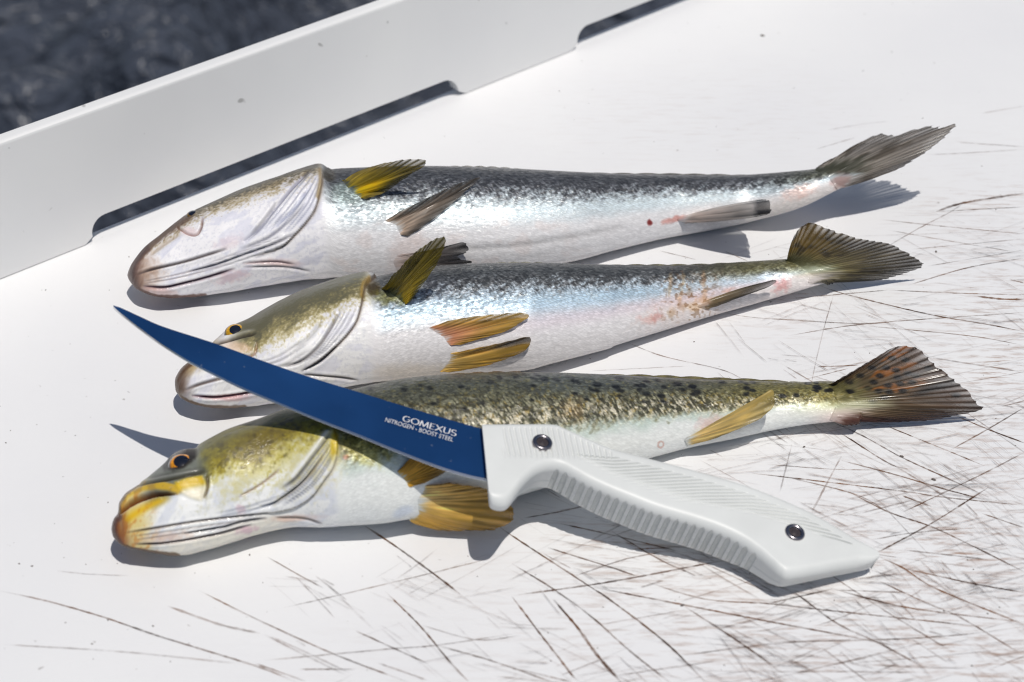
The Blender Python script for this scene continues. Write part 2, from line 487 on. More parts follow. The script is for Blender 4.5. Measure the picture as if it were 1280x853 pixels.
# panel with two drain slots along its foot
def slot_outline(s_a, s_b, h, r):
    pts = [(s_a, 0.0)]
    for k in range(9):
        a = math.pi - (math.pi / 2) * k / 8
        pts.append((s_a + 0.004 + r + r * math.cos(a), h - r + r * math.sin(a)))
    for k in range(9):
        a = math.pi / 2 - (math.pi / 2) * k / 8
        pts.append((s_b - 0.004 - r + r * math.cos(a), h - r + r * math.sin(a)))
    pts.append((s_b, 0.0))
    return pts
sl1a = panel_pt(107.0, 306.0)[0]; sl1b = panel_pt(582.0, 118.0)[0]
sl2a = panel_pt(715.0, 65.0)[0]
SH = panel_pt(346.0, 183.5)[1]
sl2b = sl2a + (sl1b - sl1a)
prof = [(S0, PH), (S0, 0.0004)]
for pts in (slot_outline(sl1a, sl1b, SH, 0.008), slot_outline(sl2a, sl2b, SH, 0.008)):
    prof += [(s, max(z, 0.0004)) for s, z in pts]
prof += [(S1, 0.0004), (S1, PH)]
bm = bmesh.new()
fr = [bm.verts.new(tpt(s, -z * math.tan(LEAN), z)) for s, z in prof]
bk = [bm.verts.new(tpt(s, -PT - z * math.tan(LEAN), z)) for s, z in prof]
bm.faces.new(fr); bm.faces.new(bk[::-1])
for i in range(len(fr)):
    j = (i + 1) % len(fr)
    bm.faces.new([fr[j], fr[i], bk[i], bk[j]])
bmesh.ops.recalc_face_normals(bm, faces=bm.faces)
top_e = [ed for ed in bm.edges if abs(ed.verts[0].co.z - PH) < 1e-6 and abs(ed.verts[1].co.z - PH) < 1e-6 and (ed.verts[0].co - ed.verts[1].co).length > 0.1]
bmesh.ops.bevel(bm, geom=top_e, offset=0.0016, segments=3, affect='EDGES', profile=0.5)
bm_obj('edge_panel', bm, M_PANEL, table)
# four legs below the board, out of sight from here
for s, q in ((S0 + 0.12, 0.10), (S1 - 0.12, 0.10), (S0 + 0.12, Q1 - 0.10), (S1 - 0.12, Q1 - 0.10)):
    bm = bmesh.new()
    r = bmesh.ops.create_cone(bm, cap_ends=True, segments=24, radius1=0.022, radius2=0.022, depth=1.25)
    p = tpt(s, q, -BT - 0.625)
    bmesh.ops.translate(bm, vec=p, verts=bm.verts)
    bm_obj('leg', bm, M_ALU, table, smooth=True)

# ------------------------------------------------------------------ fish
BW = 260          # vertices round a section

class Fish:
    def __init__(self, top, bot, x0, x1, cz_x, cz_z, k_x, k_z, ns=860, low=0.46):
        top = np.array(top, float); bot = np.array(bot, float)
        t = np.linspace(0, 1, ns)
        # denser stations near the snout
        tt = np.where(t < 0.06, 0.06 * (t / 0.06) ** 2 * 0.6 + 0.4 * t, t)
        tt = 0.4 * t + 0.6 * tt
        xs = x0 + (x1 - x0) * (tt - tt[0]) / (tt[-1] - tt[0])
        ct = smooth_curve(top, 3000); cb = smooth_curve(bot, 3000)
        ct = ct[np.argsort(ct[:, 0], kind='stable')]; cb = cb[np.argsort(cb[:, 0], kind='stable')]
        self.xs = xs
        self.yt = np.interp(xs, ct[:, 0], ct[:, 1]); self.yb = np.interp(xs, cb[:, 0], cb[:, 1])
        ap = np.maximum(self.yb - self.yt, 0.8)
        ym = (self.yb + self.yt) / 2
        def soft(a, n=45):
            ker = np.hanning(n + 2)[1:-1]; ker /= ker.sum()
            return np.convolve(np.pad(a, n // 2, mode='edge'), ker, mode='valid')[:len(a)]
        czm = soft(np.interp(xs, cz_x, cz_z) * 0.001)
        kk = soft(np.interp(xs, k_x, k_z))
        self.low = low
        ry = ap / 2 / 3050 / 0.83
        off = np.zeros(ns)
        ph = np.linspace(0, 2 * np.pi, 96, endpoint=False)
        def place():
            rz = kk * ry
            Cn = at_z(xs, ym + off, soft(np.maximum(rz * low + 0.0003, czm), 61))
            h = Cn - CAM; dz = -h[:, 2].copy(); h[:, 2] = 0
            hl = np.linalg.norm(h, axis=1); h /= hl[:, None]
            return rz, Cn, h, np.arctan2(dz, hl)
        for it in range(9):
            rz, Cn, h, el = place()
            P = Cn[:, None, :] + ry[:, None, None] * np.cos(ph)[None, :, None] * h[:, None, :]
            sn = np.sin(ph)
            P[..., 2] += rz[:, None] * np.where(sn > 0, sn, low * sn)[None, :]
            _, yy = project(P.reshape(-1, 3)); yy = yy.reshape(ns, -1)
            mx, mn = yy.max(1), yy.min(1)
            ry = ry * ap / (mx - mn)
            off = off + (ym - (mx + mn) / 2)
        rz, Cn, h, el = place()
        self.C, self.h, self.ry, self.rz = Cn, h, ry, rz
        pt = np.arctan2(np.cos(el) * rz, ry * np.sin(el))
        pb = np.pi + np.arctan2(np.cos(el) * rz * low, ry * np.sin(el))
        v = np.arange(BW) / BW * 2
        self.v = v
        ph = np.where(v[None] <= 1, pt[:, None] + (pb - pt)[:, None] * v[None], pb[:, None] + (pt + 2 * np.pi - pb)[:, None] * (v[None] - 1))
        self.P, self.Nn = self.surf(ph)
        self.X = xs[:, None] * np.ones((1, BW))
        _, Yp = project(self.P.reshape(-1, 3)); Yp = Yp.reshape(ns, BW)
        self.w = np.clip((Yp - self.yt[:, None]) / (ap[:, None]), 0, 1)
        self.Y = self.yt[:, None] + self.w * (self.yb - self.yt)[:, None]
        self.hid = np.broadcast_to((v > 1.0)[None, :], self.w.shape)
        # millimetre skin coordinates
        vv = np.minimum(v, 2 - v)
        self.arc = vv[None, :] * np.pi * ((ry + rz) / 2)[:, None] * 1000
        self.u = (self.X / 3.05)
        self.disp = np.zeros_like(self.w)
        self.col = None

    def surf(self, ph):
        c, s = np.cos(ph), np.sin(ph)
        lo = np.where(s > 0, 1.0, self.low)
        P = self.C[:, None, :] + (self.ry[:, None] * c)[..., None] * self.h[:, None, :]
        P[..., 2] += self.rz[:, None] * s * lo
        nn = (c / self.ry[:, None])[..., None] * self.h[:, None, :]
        nn[..., 2] += s / (self.rz[:, None] * lo)
        nn /= np.linalg.norm(nn, axis=-1)[..., None]
        return P, nn

    def hits(self, px, py):
        """points and outward normals on the near side of the body under photo pixels; inside says if the body is there"""
        px = np.asarray(px, float); py = np.asarray(py, float)
        i = np.clip(np.searchsorted(self.xs, px), 1, len(self.xs) - 1)
        w = (py - self.yt[i]) / (self.yb[i] - self.yt[i])
        inside = (w > 0) & (w < 1) & (px > self.xs[0]) & (px < self.xs[-1])
        w = np.clip(w, 0, 1)
        half = BW // 2 + 1
        # the projected fraction grows monotonically over the near half
        wi = self.w[i][:, :half]
        j = np.clip((wi < w[:, None]).sum(1), 0, half - 1)
        P = self.P[i, j] + self.Nn[i, j] * (self.disp[i, j] * 0.001)[:, None]
        return P, self.Nn[i, j], inside

    def hit(self, px, py):
        P, nn, _ = self.hits([px], [py])
        return P[0], nn[0]

    # ---- distance to a polyline drawn over the flank, in photo pixels
    def pdist(self, poly, pad=30):
        poly = smooth_curve(poly, max(12, 6 * len(poly)))
        x0, y0 = poly.min(0) - pad; x1, y1 = poly.max(0) + pad
        m = (self.X > x0) & (self.X < x1) & (self.Y > y0) & (self.Y < y1)
        d = np.full(self.w.shape, 1e3); tt = np.zeros(self.w.shape); sd = np.ones(self.w.shape)
        px, py = self.X[m], self.Y[m]
        bd = np.full(px.shape, 1e9); bt = np.zeros(px.shape); bs = np.ones(px.shape)
        nseg = len(poly) - 1
        for k in range(nseg):
            a, b = poly[k], poly[k + 1]; ab = b - a; L2 = ab @ ab + 1e-9
            t = np.clip(((px - a[0]) * ab[0] + (py - a[1]) * ab[1]) / L2, 0, 1)
            dx = px - a[0] - t * ab[0]; dy = py - a[1] - t * ab[1]
            q = np.hypot(dx, dy); c = ab[0] * dy - ab[1] * dx
            u = q < bd
            bd = np.where(u, q, bd); bt = np.where(u, (k + t) / nseg, bt); bs = np.where(u, np.sign(c), bs)
        d[m] = bd; tt[m] = bt; sd[m] = bs
        return d, tt, sd

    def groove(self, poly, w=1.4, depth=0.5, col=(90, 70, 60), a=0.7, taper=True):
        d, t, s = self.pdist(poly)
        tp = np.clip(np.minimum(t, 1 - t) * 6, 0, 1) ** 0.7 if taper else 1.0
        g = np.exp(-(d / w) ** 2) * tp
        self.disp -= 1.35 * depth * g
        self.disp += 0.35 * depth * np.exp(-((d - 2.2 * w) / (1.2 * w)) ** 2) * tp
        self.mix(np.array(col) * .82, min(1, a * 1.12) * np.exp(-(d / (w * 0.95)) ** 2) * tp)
        self.mix((250, 250, 250), .35 * a * np.exp(-((d - 2.4 * w) / (1.0 * w)) ** 2) * tp * (s < 0))  # highlight painted into the skin colour along one side of the groove

    def between(self, p, q, n, w=1.1, depth=.3, col=(160, 160, 172), a=.5):
        p = smooth_curve(p, 8); q = smooth_curve(q, 8)
        for k in range(1, n + 1):
            t = k / (n + 1)
            t = t + .06 * math.sin(k * 5.1)
            self.groove(list(p * (1 - t) + q * t), w, depth, col, a)

    def step(self, poly, side, h=1.2, fall=16, col=(70, 60, 45), a=0.7, w=1.5, ends=(0.0, 0.15)):
        """raises the skin on one side of the line and drops it sharply across it"""
        d, t, s = self.pdist(poly, pad=60)
        tp = np.ones_like(t)
        if ends[0] > 0: tp = tp * sstep(0, ends[0], t)
        if ends[1] > 0: tp = tp * (1 - sstep(1 - ends[1], 1, t))
        on = (s * side > 0)
        endcap = (t > 0.0005) & (t < 0.9995)
        r = np.where(on, np.exp(-(d / fall) ** 2) * (1 - 0.25 * np.exp(-(d / 1.2) ** 2)), -0.35 * np.exp(-(d / 4.0) ** 2)) * endcap
        self.disp += h * r * tp
        self.mix(col, a * np.where(on, np.exp(-(d / 0.6) ** 2), np.exp(-(d / w) ** 2)) * tp * endcap)

    def rim(self, poly, w, col, a=.9):
        """dark lip edge following an outline"""
        d = self.pdist(poly)[0] + 2.5 * (fbm(self.X / 6, self.Y / 6, 77, 2) - .5)
        self.mix(col, a * (1 - sstep(.45 * w, 1.25 * w, d)))

    def mix(self, c, m):
        m = np.clip(m, 0, 1)[..., None]
        self.col = self.col * (1 - m) + np.array(c, float) * m

    def spot(self, x, y, rx, ry, soft=0.35, rot=0.0, seed=3, rough=0.25):
        c, s = math.cos(rot), math.sin(rot)
        dx = (self.X - x) * c + (self.Y - y) * s; dy = -(self.X - x) * s + (self.Y - y) * c
        r = np.sqrt((dx / rx) ** 2 + (dy / ry) ** 2) + rough * (fbm(self.X / 5.0, self.Y / 5.0, seed, 2) - 0.5) * 2
        return 1 - sstep(1 - soft, 1 + soft, r)

    def poly_mask(self, poly, soft=2.0):
        """1 inside a closed outline, fading over soft pixels"""
        poly = np.array(poly, float)
        x0, y0 = poly.min(0) - 12; x1, y1 = poly.max(0) + 12
        m = (self.X > x0) & (self.X < x1) & (self.Y > y0) & (self.Y < y1)
        out = np.zeros(self.w.shape)
        px, py = self.X[m], self.Y[m]
        ins = np.zeros(px.shape, bool); bd = np.full(px.shape, 1e9)
        for k in range(len(poly)):
            a, b = poly[k], poly[(k + 1) % len(poly)]
            cr = ((a[1] > py) != (b[1] > py)) & (px < (b[0] - a[0]) * (py - a[1]) / (b[1] - a[1] + 1e-12) + a[0])
            ins ^= cr
            ab = b - a
            t = np.clip(((px - a[0]) * ab[0] + (py - a[1]) * ab[1]) / (ab @ ab + 1e-9), 0, 1)
            bd = np.minimum(bd, np.hypot(px - a[0] - t * ab[0], py - a[1] - t * ab[1]))
        sdv = np.where(ins, bd, -bd)
        out[m] = sstep(-soft, soft, sdv)
        return out

    def build(self, parent, silver, scales, tone=1.0):
        ns = len(self.xs)
        P = self.P + self.Nn * (self.disp * 0.001)[..., None]
        P[..., 2] = np.maximum(P[..., 2], 0.0006)
        V = P.reshape(-1, 3)
        F = grid_faces(ns, BW, wrap=True)
        c0 = len(V)
        V = np.vstack([V, P[0].mean(0), P[-1].mean(0)])
        i = np.arange(BW); j = (i + 1) % BW
        o = mesh_obj('body', V, F, M_FISH, parent)
        bm = bmesh.new(); bm.from_mesh(o.data); bm.verts.ensure_lookup_table()
        for a in range(BW):
            b = (a + 1) % BW
            f = bm.faces.new([bm.verts[c0], bm.verts[b], bm.verts[a]]); f.smooth = True
            base = (ns - 1) * BW
            f = bm.faces.new([bm.verts[c0 + 1], bm.verts[base + a], bm.verts[base + b]]); f.smooth = True
        bmesh.ops.recalc_face_normals(bm, faces=bm.faces)
        bm.to_mesh(o.data); bm.free()
        def ext(a): return np.concatenate([a.reshape(ns * BW, -1), a[0].reshape(BW, -1).mean(0)[None], a[-1].reshape(BW, -1).mean(0)[None]])
        set_col(o, 'skin', lin(ext(np.clip(self.col, 0, 255))) * tone)
        set_f(o, 'silver', ext(np.clip(silver, 0, 1)).ravel()); set_f(o, 'scales', ext(np.clip(scales, 0, 1)).ravel())
        uvv = np.stack([self.u, self.arc + np.where(self.hid, 500.0, 0.0), 0 * self.u], -1)
        set_v(o, 'skin_uv', ext(uvv))
        self.obj = o
        return o

def fin(name, fish, parent, root, margin, rootcol, tipcol, nr=14, bulge=2.0, jag=0.05, raydark=0.3, n_t=46, n_u=None, paint=None, thick=0.26, seed=1, corr=0.16, curl=0.0, conform=True, gain=1.15, see=.55):
    nr = int(nr * 1.6); jag = jag * .65; raydark = raydark * .75; corr = corr * .7
    """fin between a root line and a margin line.  A control point is (px, py, h): h a number =
    height above the table in mm, or ('b', lift) = on the body plus lift in mm."""
    def res(p, is_root=False):
        if isinstance(p[2], tuple):
            P, nn = fish.hit(p[0], p[1])
            dr = CAM - P; dr /= np.linalg.norm(dr)
            lf = -0.5 if is_root else p[2][1]
            return P + dr * (lf * 0.001 / max(0.35, float(dr @ nn)))
        if p[2] == 'm':
            i = int(np.clip(np.searchsorted(fish.xs, p[0]), 1, len(fish.xs) - 1))
            return at_z(np.array(float(p[0])), np.array(float(p[1])), fish.C[i, 2])
        return at_z(np.array(float(p[0])), np.array(float(p[1])), np.array(p[2] * 0.001))
    nu = n_u or nr * 8 + 1
    R = smooth_curve([res(p, True) for p in root], nu); Mg = smooth_curve([res(p) for p in margin], nu)
    u = np.linspace(0, 1, nu)
    rng = np.random.RandomState(seed)
    rayk = np.floor(u * nr).astype(int)
    jr = rng.rand(nr + 2)
    jg = 1 - jag * (0.5 * jr[np.clip(rayk, 0, nr)] + 0.8 * np.abs(np.sin(np.pi * u * nr)) ** 0.5 * rng.rand(nr + 2)[np.clip(rayk, 0, nr)] + 0.25 * rng.rand(nu))
    edge = np.minimum(u, 1 - u)
    jg = 1 - (1 - jg) * sstep(0, 0.06, edge)
    t = np.linspace(0, 1, n_t)
    P = R[None] * (1 - (t[:, None] * jg[None, :])[..., None]) + Mg[None] * (t[:, None] * jg[None, :])[..., None]
    tang_t = Mg - R
    tang_u = np.gradient(0.5 * (R + Mg), axis=0)
    nn = np.cross(tang_t, tang_u); nn /= np.linalg.norm(nn, axis=1)[:, None] + 1e-12
    tocam = CAM - P.mean((0, 1))
    sgn = np.sign(nn.mean(0) @ tocam); nn = nn * sgn
    arch = (4 * t * (1 - t))[:, None] * (0.35 + 0.65 * np.sin(np.pi * u))[None, :] * bulge + curl * (t ** 2)[:, None] * (u - 0.5)[None, :] * 2
    ridge = np.sin(2 * np.pi * u * nr)[None, :] * corr * (0.3 + 0.7 * t)[:, None]
    fold = (fbm(u * nr * 0.35 + seed * 7.3, 0 * u + seed, seed, 2) - 0.5)[None, :] * t[:, None] * bulge * 0.9
    P = P + nn[None] * ((arch + ridge + fold) * 0.001)[..., None]
    if conform:
        X, Y = project(P.reshape(-1, 3))
        S, sn, ins = fish.hits(X, Y)
        Q = P.reshape(-1, 3)
        gap = ((Q - S) * sn).sum(1)
        need = 0.0005 * np.clip(np.repeat(t, nu) * 6 - .6, -1.2, 1) if conform is True else 0.00022 * np.clip(np.repeat(t, nu) * 9 - .8, -.8, 1)
        mv = ins & (gap < need)
        Q = Q + sn * (np.where(mv, need - gap, 0))[:, None]
        P = Q.reshape(P.shape)
    # taper the thickness to the margin
    th = thick * (1.15 - 0.85 * t)[:, None] * np.ones((1, nu)) * 0.5 * 0.001
    A = P + nn[None] * th[..., None]; B = P - nn[None] * th[..., None]
    A[..., 2] = np.maximum(A[..., 2], 0.0009); B[..., 2] = np.maximum(B[..., 2], 0.0004)
    nV = n_t * nu
    F1 = grid_faces(n_t, nu); F2 = F1[:, ::-1] + nV
    lp = [j for j in range(nu)] + [i * nu + nu - 1 for i in range(1, n_t)] + [(n_t - 1) * nu + j for j in range(nu - 2, -1, -1)] + [i * nu for i in range(n_t - 2, 0, -1)]
    m = len(lp)
    rim = np.array([[lp[i], lp[(i + 1) % m], lp[(i + 1) % m] + nV, lp[i] + nV] for i in range(m)])[:, ::-1]
    V = np.vstack([A.reshape(-1, 3), B.reshape(-1, 3)])
    o = mesh_obj(name, V, np.vstack([F1, F2, rim]), M_FIN, parent)
    T = t[:, None] * np.ones((1, nu)); U = np.ones((n_t, 1)) * u[None, :]
    c = np.array(rootcol, float)[None, None] * (1 - T[..., None]) + np.array(tipcol, float)[None, None] * T[..., None]
    ns = fbm(U * nr * 1.3 + seed, T * 3.0, seed + 5, 3)
    c = c * (0.66 + 0.68 * ns)[..., None]
    rays = (0.5 + 0.5 * np.sin(2 * np.pi * u * nr + 0.6)) ** 2
    c = c * (1 - raydark * rays[None, :] * (0.45 + 0.55 * T))[..., None]
    if paint is not None:
        X, Y = project(P.reshape(-1, 3))
        c = paint(c, T, U, X.reshape(T.shape), Y.reshape(T.shape))
    c = c * gain
    if True:
        # scaled skin runs out raggedly over the root of the tail
        X, Y = project(P.reshape(-1, 3)); X = np.minimum(X, fish.xs[-3])
        i = np.clip(np.searchsorted(fish.xs, X), 1, len(fish.xs) - 1)
        ww = np.clip((Y - fish.yt[i]) / (fish.yb[i] - fish.yt[i]), 0, 1)
        j = np.clip((fish.w[i][:, :BW // 2 + 1] < ww[:, None]).sum(1), 0, BW // 2)
        sk = fish.col[i, j].reshape(c.shape)
        lo_, hi_, am = (.16, .46, .25) if conform == 'over' else (.02, .2, 0)
        m = (1 - sstep(lo_, hi_, T + .22 * (fbm(U * nr, T * 8, seed + 3, 3) - .5) + am * (np.abs(U - .55) ** 1.2)))[..., None]
        c = c * (1 - m) + sk * m
    c = np.clip(c, 0, 255).reshape(-1, 3)
    set_col(o, 'skin', lin(np.vstack([c, c])))
    cv = 1 - see * (T ** 1.6) * (1 - .75 * rays[None, :]) * (.5 + fbm(U * nr * .5, T * 4, seed + 40, 2))
    cv = np.clip(cv, .25, 1).ravel()
    set_f(o, 'cover', np.concatenate([cv, cv]))
    return o

def eye(fish, parent, px, py, r_px, look, iris, rim, pupil=0.62, sink=0.45, squash=0.75):
    """eyeball half sunk in the head, a domed pupil as its own piece"""
    P, nn = fish.hit(px, py)
    d = Vector(nn * (1 - look) + (CAM - P) / np.linalg.norm(CAM - P) * look).normalized()
    r = r_px / 3050.0
    c = P - np.array(d) * r * sink
    nu_, nv_ = 40, 64
    rot = d.to_track_quat('Z', 'Y').to_matrix()
    def cap(a0, a1, rr, lift):
        th = np.linspace(a0, a1, nu_); ph = np.linspace(0, 2 * np.pi, nv_, endpoint=False)
        L = np.stack([np.sin(th)[:, None] * np.cos(ph)[None], np.sin(th)[:, None] * np.sin(ph)[None], (np.cos(th)[:, None] * squash + lift) * np.ones((1, nv_))], -1) * rr
        W = L.reshape(-1, 3) @ np.array(rot).T + c
        return W, th, ph
    W, th, ph = cap(0.0005, math.pi * 0.62, r, 0)
    o = mesh_obj('eye', W, grid_faces(nu_, nv_, True), M_FIN_EYE, parent)
    TH = np.repeat(th, nv_); PHI = np.tile(ph, nu_)
    nz = fbm(PHI * 5.0, TH * 4, 9, 3)
    f = sstep(0.75, 1.15, TH + 0.25 * (nz - 0.5))
    cc = np.array(iris, float)[None] * (0.65 + 0.7 * nz)[:, None] * (1 - f)[:, None] + np.array(rim, float)[None] * f[:, None]
    set_col(o, 'skin', lin(np.clip(cc, 0, 255)))
    W, th, ph = cap(0.0005, pupil, r * 1.015, 0.015)
    mesh_obj('pupil', W, grid_faces(nu_, nv_, True), M_PUPIL, o)
    return o

def mat_eye():
    m, nt, b = new_mat('fish_eye')
    col = N(nt, 'ShaderNodeAttribute', attribute_name='skin')
    nt.links.new(col.outputs['Color'], b.inputs['Base Color'])
    b.inputs['Roughness'].default_value = 0.12
    b.inputs['Coat Weight'].default_value = 1.0
    b.inputs['Coat Roughness'].default_value = 0.03
    return m
M_FIN_EYE = mat_eye()

GROUP = 'three fish laid side by side on the filleting table'

def streaks(f, seed, ax=0.9, ay=0.35, ang=-0.9):
    c, s = math.cos(ang), math.sin(ang)
    a = f.u * c + f.arc * s; b = -f.u * s + f.arc * c
    return fbm(a * ay, b * ax, seed, 3)

# ---------------------------------------------------------------- fish A : silver fish at the back, tail lifted
topA = [(159, 344), (163, 336), (170, 326), (185, 310), (205, 295), (230, 276.5), (240, 269), (255, 261), (280, 250), (317, 234), (355, 220), (392, 208), (407, 205), (416, 208), (428, 210.5),
        (480, 208.5), (540, 207.5), (625, 210), (720, 215), (780, 217.5), (880, 219), (930, 218.5), (1000, 213), (1030, 209.5), (1060, 210.5), (1090, 214)]
botA = [(159, 345), (161, 351), (167, 360), (178, 367), (195, 371.5), (225, 372.5), (270, 367), (317, 359), (367, 351), (417, 347), (500, 346.5), (600, 342), (660, 336), (720, 326.5), (767, 314),
        (830, 299), (880, 290), (930, 280), (1000, 261), (1050, 237), (1090, 219)]
fA = Fish(topA, botA, 159.3, 1089, [150, 200, 260, 400, 900, 960, 1020, 1060, 1090], [11, 10, 8, 0, 0, 10, 17, 20, 21], [150, 180, 260, 420, 900, 1035, 1075, 1090], [.8, .85, .9, .92, .85, .7, .25, .1])
f = fA; X, Y, w = f.X, f.Y, f.w
nz = fbm(f.u * 0.14, f.arc * 0.2, 1, 4); st = streaks(f, 2); fine = fbm(f.u * 1.1, f.arc * 1.1, 3, 3)
f.col = np.zeros(w.shape + (3,)) + np.array([238, 236, 236.])
body = sstep(398, 424, X)
f.mix((226, 225, 227), 0.7 * sstep(0.55, 0.95, w + 0.2 * (nz - .5)))
f.mix((214, 226, 230), body * (1 - sstep(0.40, 0.62, w + 0.12 * (nz - .5))))
f.mix((176, 186, 192), body * 0.6 * (1 - sstep(0.27, 0.40, w + 0.25 * (st - .5))))
dk = body * (1 - sstep(0.17, 0.33, w + 0.34 * (st - .5) + 0.06 * (nz - .5)))
f.mix((74, 74, 78), 0.9 * dk)
spk = fbm((f.u * .5 + f.arc * .86) * .6, (-f.u * .86 + f.arc * .5) * 1.7, 46, 2)
f.mix((196, 200, 206), .45 * body * sstep(.55, .66, spk) * np.exp(-((w - .24) / .10) ** 2))
f.mix((46, 47, 50), .5 * body * sstep(.52, .62, 1 - spk) * (1 - sstep(.22, .38, w)))
f.mix((40, 41, 45), 0.55 * body * (1 - sstep(0.03, 0.2, w + 0.3 * (st - .5))))
f.mix((88, 88, 62), 0.6 * sstep(930, 1040, X) * (1 - sstep(0.2, 0.4, w)))
f.mix((216, 205, 196), 0.5 * sstep(840, 1000, X) * sstep(0.45, 0.8, w))
f.mix((228, 212, 206), 0.35 * body * sstep(.5, .7, nz) * sstep(.4, .6, w) * (1 - sstep(640, 800, X)))
# head
hd = 1 - sstep(400, 412, X)
f.mix((240, 238, 240), hd * 0.8)
f.mix((196, 196, 208), hd * .4 * sstep(.55, .72, fine))
f.mix((205, 206, 222), hd * 0.5 * sstep(.5, .62, nz))
ed = hd * (1 - sstep(0.04, 0.19, w + 0.2 * (fine - .5) + 0.12 * (nz - .5)))
f.mix((140, 118, 70), 0.75 * ed)
f.mix((70, 66, 56), 0.9 * hd * (1 - sstep(0.0, 0.10, w + 0.15 * (fine - .5))))
f.mix((150, 105, 70), 0.55 * f.spot(172, 340, 26, 24, 0.6, rough=.4))
f.mix((120, 84, 66), 0.75 * (1 - sstep(163, 186, X + 12 * (nz - .5))))
f.mix((58, 34, 30), 0.92 * (1 - sstep(163, 178, X + .25 * (Y - 350) + 9 * (nz - .5))))
f.mix((72, 44, 34), 0.9 * hd * (1 - sstep(236, 256, X)) * (1 - sstep(0.02, 0.15, w + .08 * (fine - .5))))
f.mix((96, 56, 46), 0.8 * (1 - sstep(205, 225, X)) * sstep(0.93, 0.985, w))
f.mix((206, 172, 178), 0.3 * f.spot(288, 302, 17, 7, .6, -.3, rough=.5))
f.mix((200, 150, 150), 0.35 * f.spot(285, 346, 20, 6, .6, -.25, rough=.5))
f.mix((220, 178, 168), 0.6 * f.spot(196, 364, 18, 5, .6, 0.1))
f.mix((214, 170, 160), 0.5 * f.spot(345, 329, 25, 5, .6, 0.05))
f.disp += hd * 0.9 * (fbm(f.u * 0.06, f.arc * 0.11, 21, 3) - .5)
f.groove([(171, 344), (192, 336.5), (230, 327.5), (255, 320), (285, 311)], 1.5, 0.8, (74, 62, 62), .85)
f.groove([(176, 358.5), (202, 359.5), (230, 354), (260, 346), (292, 336)], 1.7, 0.9, (86, 52, 64), .85)
f.groove([(232, 341), (270, 331), (305, 318), (340, 306), (372, 291)], 1.5, 0.7, (110, 108, 118), .7)
f.groove([(300, 330), (340, 328), (368, 332)], 1.6, 0.6, (190, 150, 150), .6)
f.groove([(300, 334), (350, 334), (385, 340)], 1.6, 0.5, (150, 140, 142), .5)
f.groove([(398, 212), (375, 231), (349, 260), (326, 287), (305, 303)], 2.0, 0.9, (132, 134, 160), .7)
f.groove([(355, 247), (335, 272), (315, 294)], 1.8, 0.5, (170, 168, 172), .5)
f.groove([(392, 235), (370, 262), (345, 285)], 2.2, 0.6, (150, 158, 196), .6)
f.groove([(385, 255), (362, 278), (335, 298), (300, 313)], 1.6, 0.6, (120, 120, 138), .6)
f.between([(398, 214), (375, 233), (349, 262), (326, 289)], [(407, 226), (402, 246), (390, 268), (366, 293)], 5, 1.0, .35, (168, 172, 196), .6)
f.between([(176, 351), (230, 338), (285, 322)], [(178, 358), (230, 350), (290, 332)], 2, .9, .25, (186, 170, 170), .5)
f.between([(250, 330), (300, 312), (350, 292)], [(260, 342), (310, 326), (366, 308)], 3, .9, .3, (168, 166, 172), .5)
f.groove([(228, 284), (240, 293), (250, 293.5), (257, 284), (260, 271)], 1.3, 0.7, (120, 84, 76), .75)
f.mix((222, 190, 186), 0.5 * f.spot(241, 290, 10, 5, .6))
f.groove([(190, 320), (215, 302), (232, 292)], 2.5, 0.4, (196, 170, 140), .5)
f.step([(409, 206), (408, 222), (404, 240), (396, 262), (383, 279), (366, 296), (350, 309), (325, 318), (300, 324)], 1, 1.2, 26, (96, 84, 74), .85, 2.0, (.12, .35))
f.mix((140, 112, 62), 0.65 * np.exp(-(f.pdist([(406, 212), (405, 228), (400, 248)])[0] / 2.2) ** 2))
f.mix((58, 52, 40), 0.9 * f.spot(417, 216, 7, 9, .4))
f.disp -= 0.8 * f.spot(418, 218, 9, 12, .6)
f.mix((196, 222, 214), 0.5 * f.spot(440, 242, 22, 14, .6))
f.mix((60, 66, 84), 0.35 * f.spot(490, 232, 20, 16, .6, rough=.6))
f.mix((120, 30, 28), 0.9 * f.spot(813, 278, 2.8, 3.4, .5, rough=.6))
f.mix((200, 110, 96), 0.55 * f.spot(842, 275, 15, 3.6, .5, -.25, rough=.5))
f.mix((214, 170, 156), 0.5 * f.spot(1000, 240, 20, 8, .6, -.3, rough=.6))
f.mix((190, 140, 130), 0.5 * f.spot(1052, 226, 12, 8, .6, -.3, rough=.6))
f.groove([(560, 312), (640, 308), (720, 296), (790, 282)], 4.5, 0.22, (214, 212, 212), .35)
f.mix((222, 200, 192), 0.4 * f.spot(505, 315, 16, 26, .6, .6))
f.rim([(176, 322), (205, 296), (228, 279), (240, 270)], 5.0, (92, 66, 44), .8)
f.rim([(161, 352), (160, 343), (164, 334), (171, 325), (186, 310)], 6.5, (70, 40, 32))
f.rim([(160, 346), (163, 355), (172, 363.5), (190, 370.5), (225, 372.5), (250, 370)], 3.6, (84, 52, 42), .85)
sil = body * (1 - sstep(.4, .75, w)) * sstep(.18, .4, w) * .6
scl = body * (1.0 - .72 * sstep(.30, .62, w))
rA = thing('fish', 'silver fish lying along the slotted panel, its forked grey tail raised off the board', 'fish', tuple(fA.C[300] * [1, 1, 0]), GROUP)
f.build(rA, sil, scl)
eye(fA, rA, 249, 267.5, 10, .25, (120, 88, 30), (40, 34, 30), sink=.6)
yel = dict(rootcol=(196, 168, 40), tipcol=(128, 112, 52))
def paint_pecA(c, T, U, X, Y):
    m = (np.exp(-((U - .62) / .22) ** 2) * (1 - sstep(.3, .75, T)))[..., None]
    return c * (1 - .85 * m) + np.array([240, 200, 24]) * .85 * m
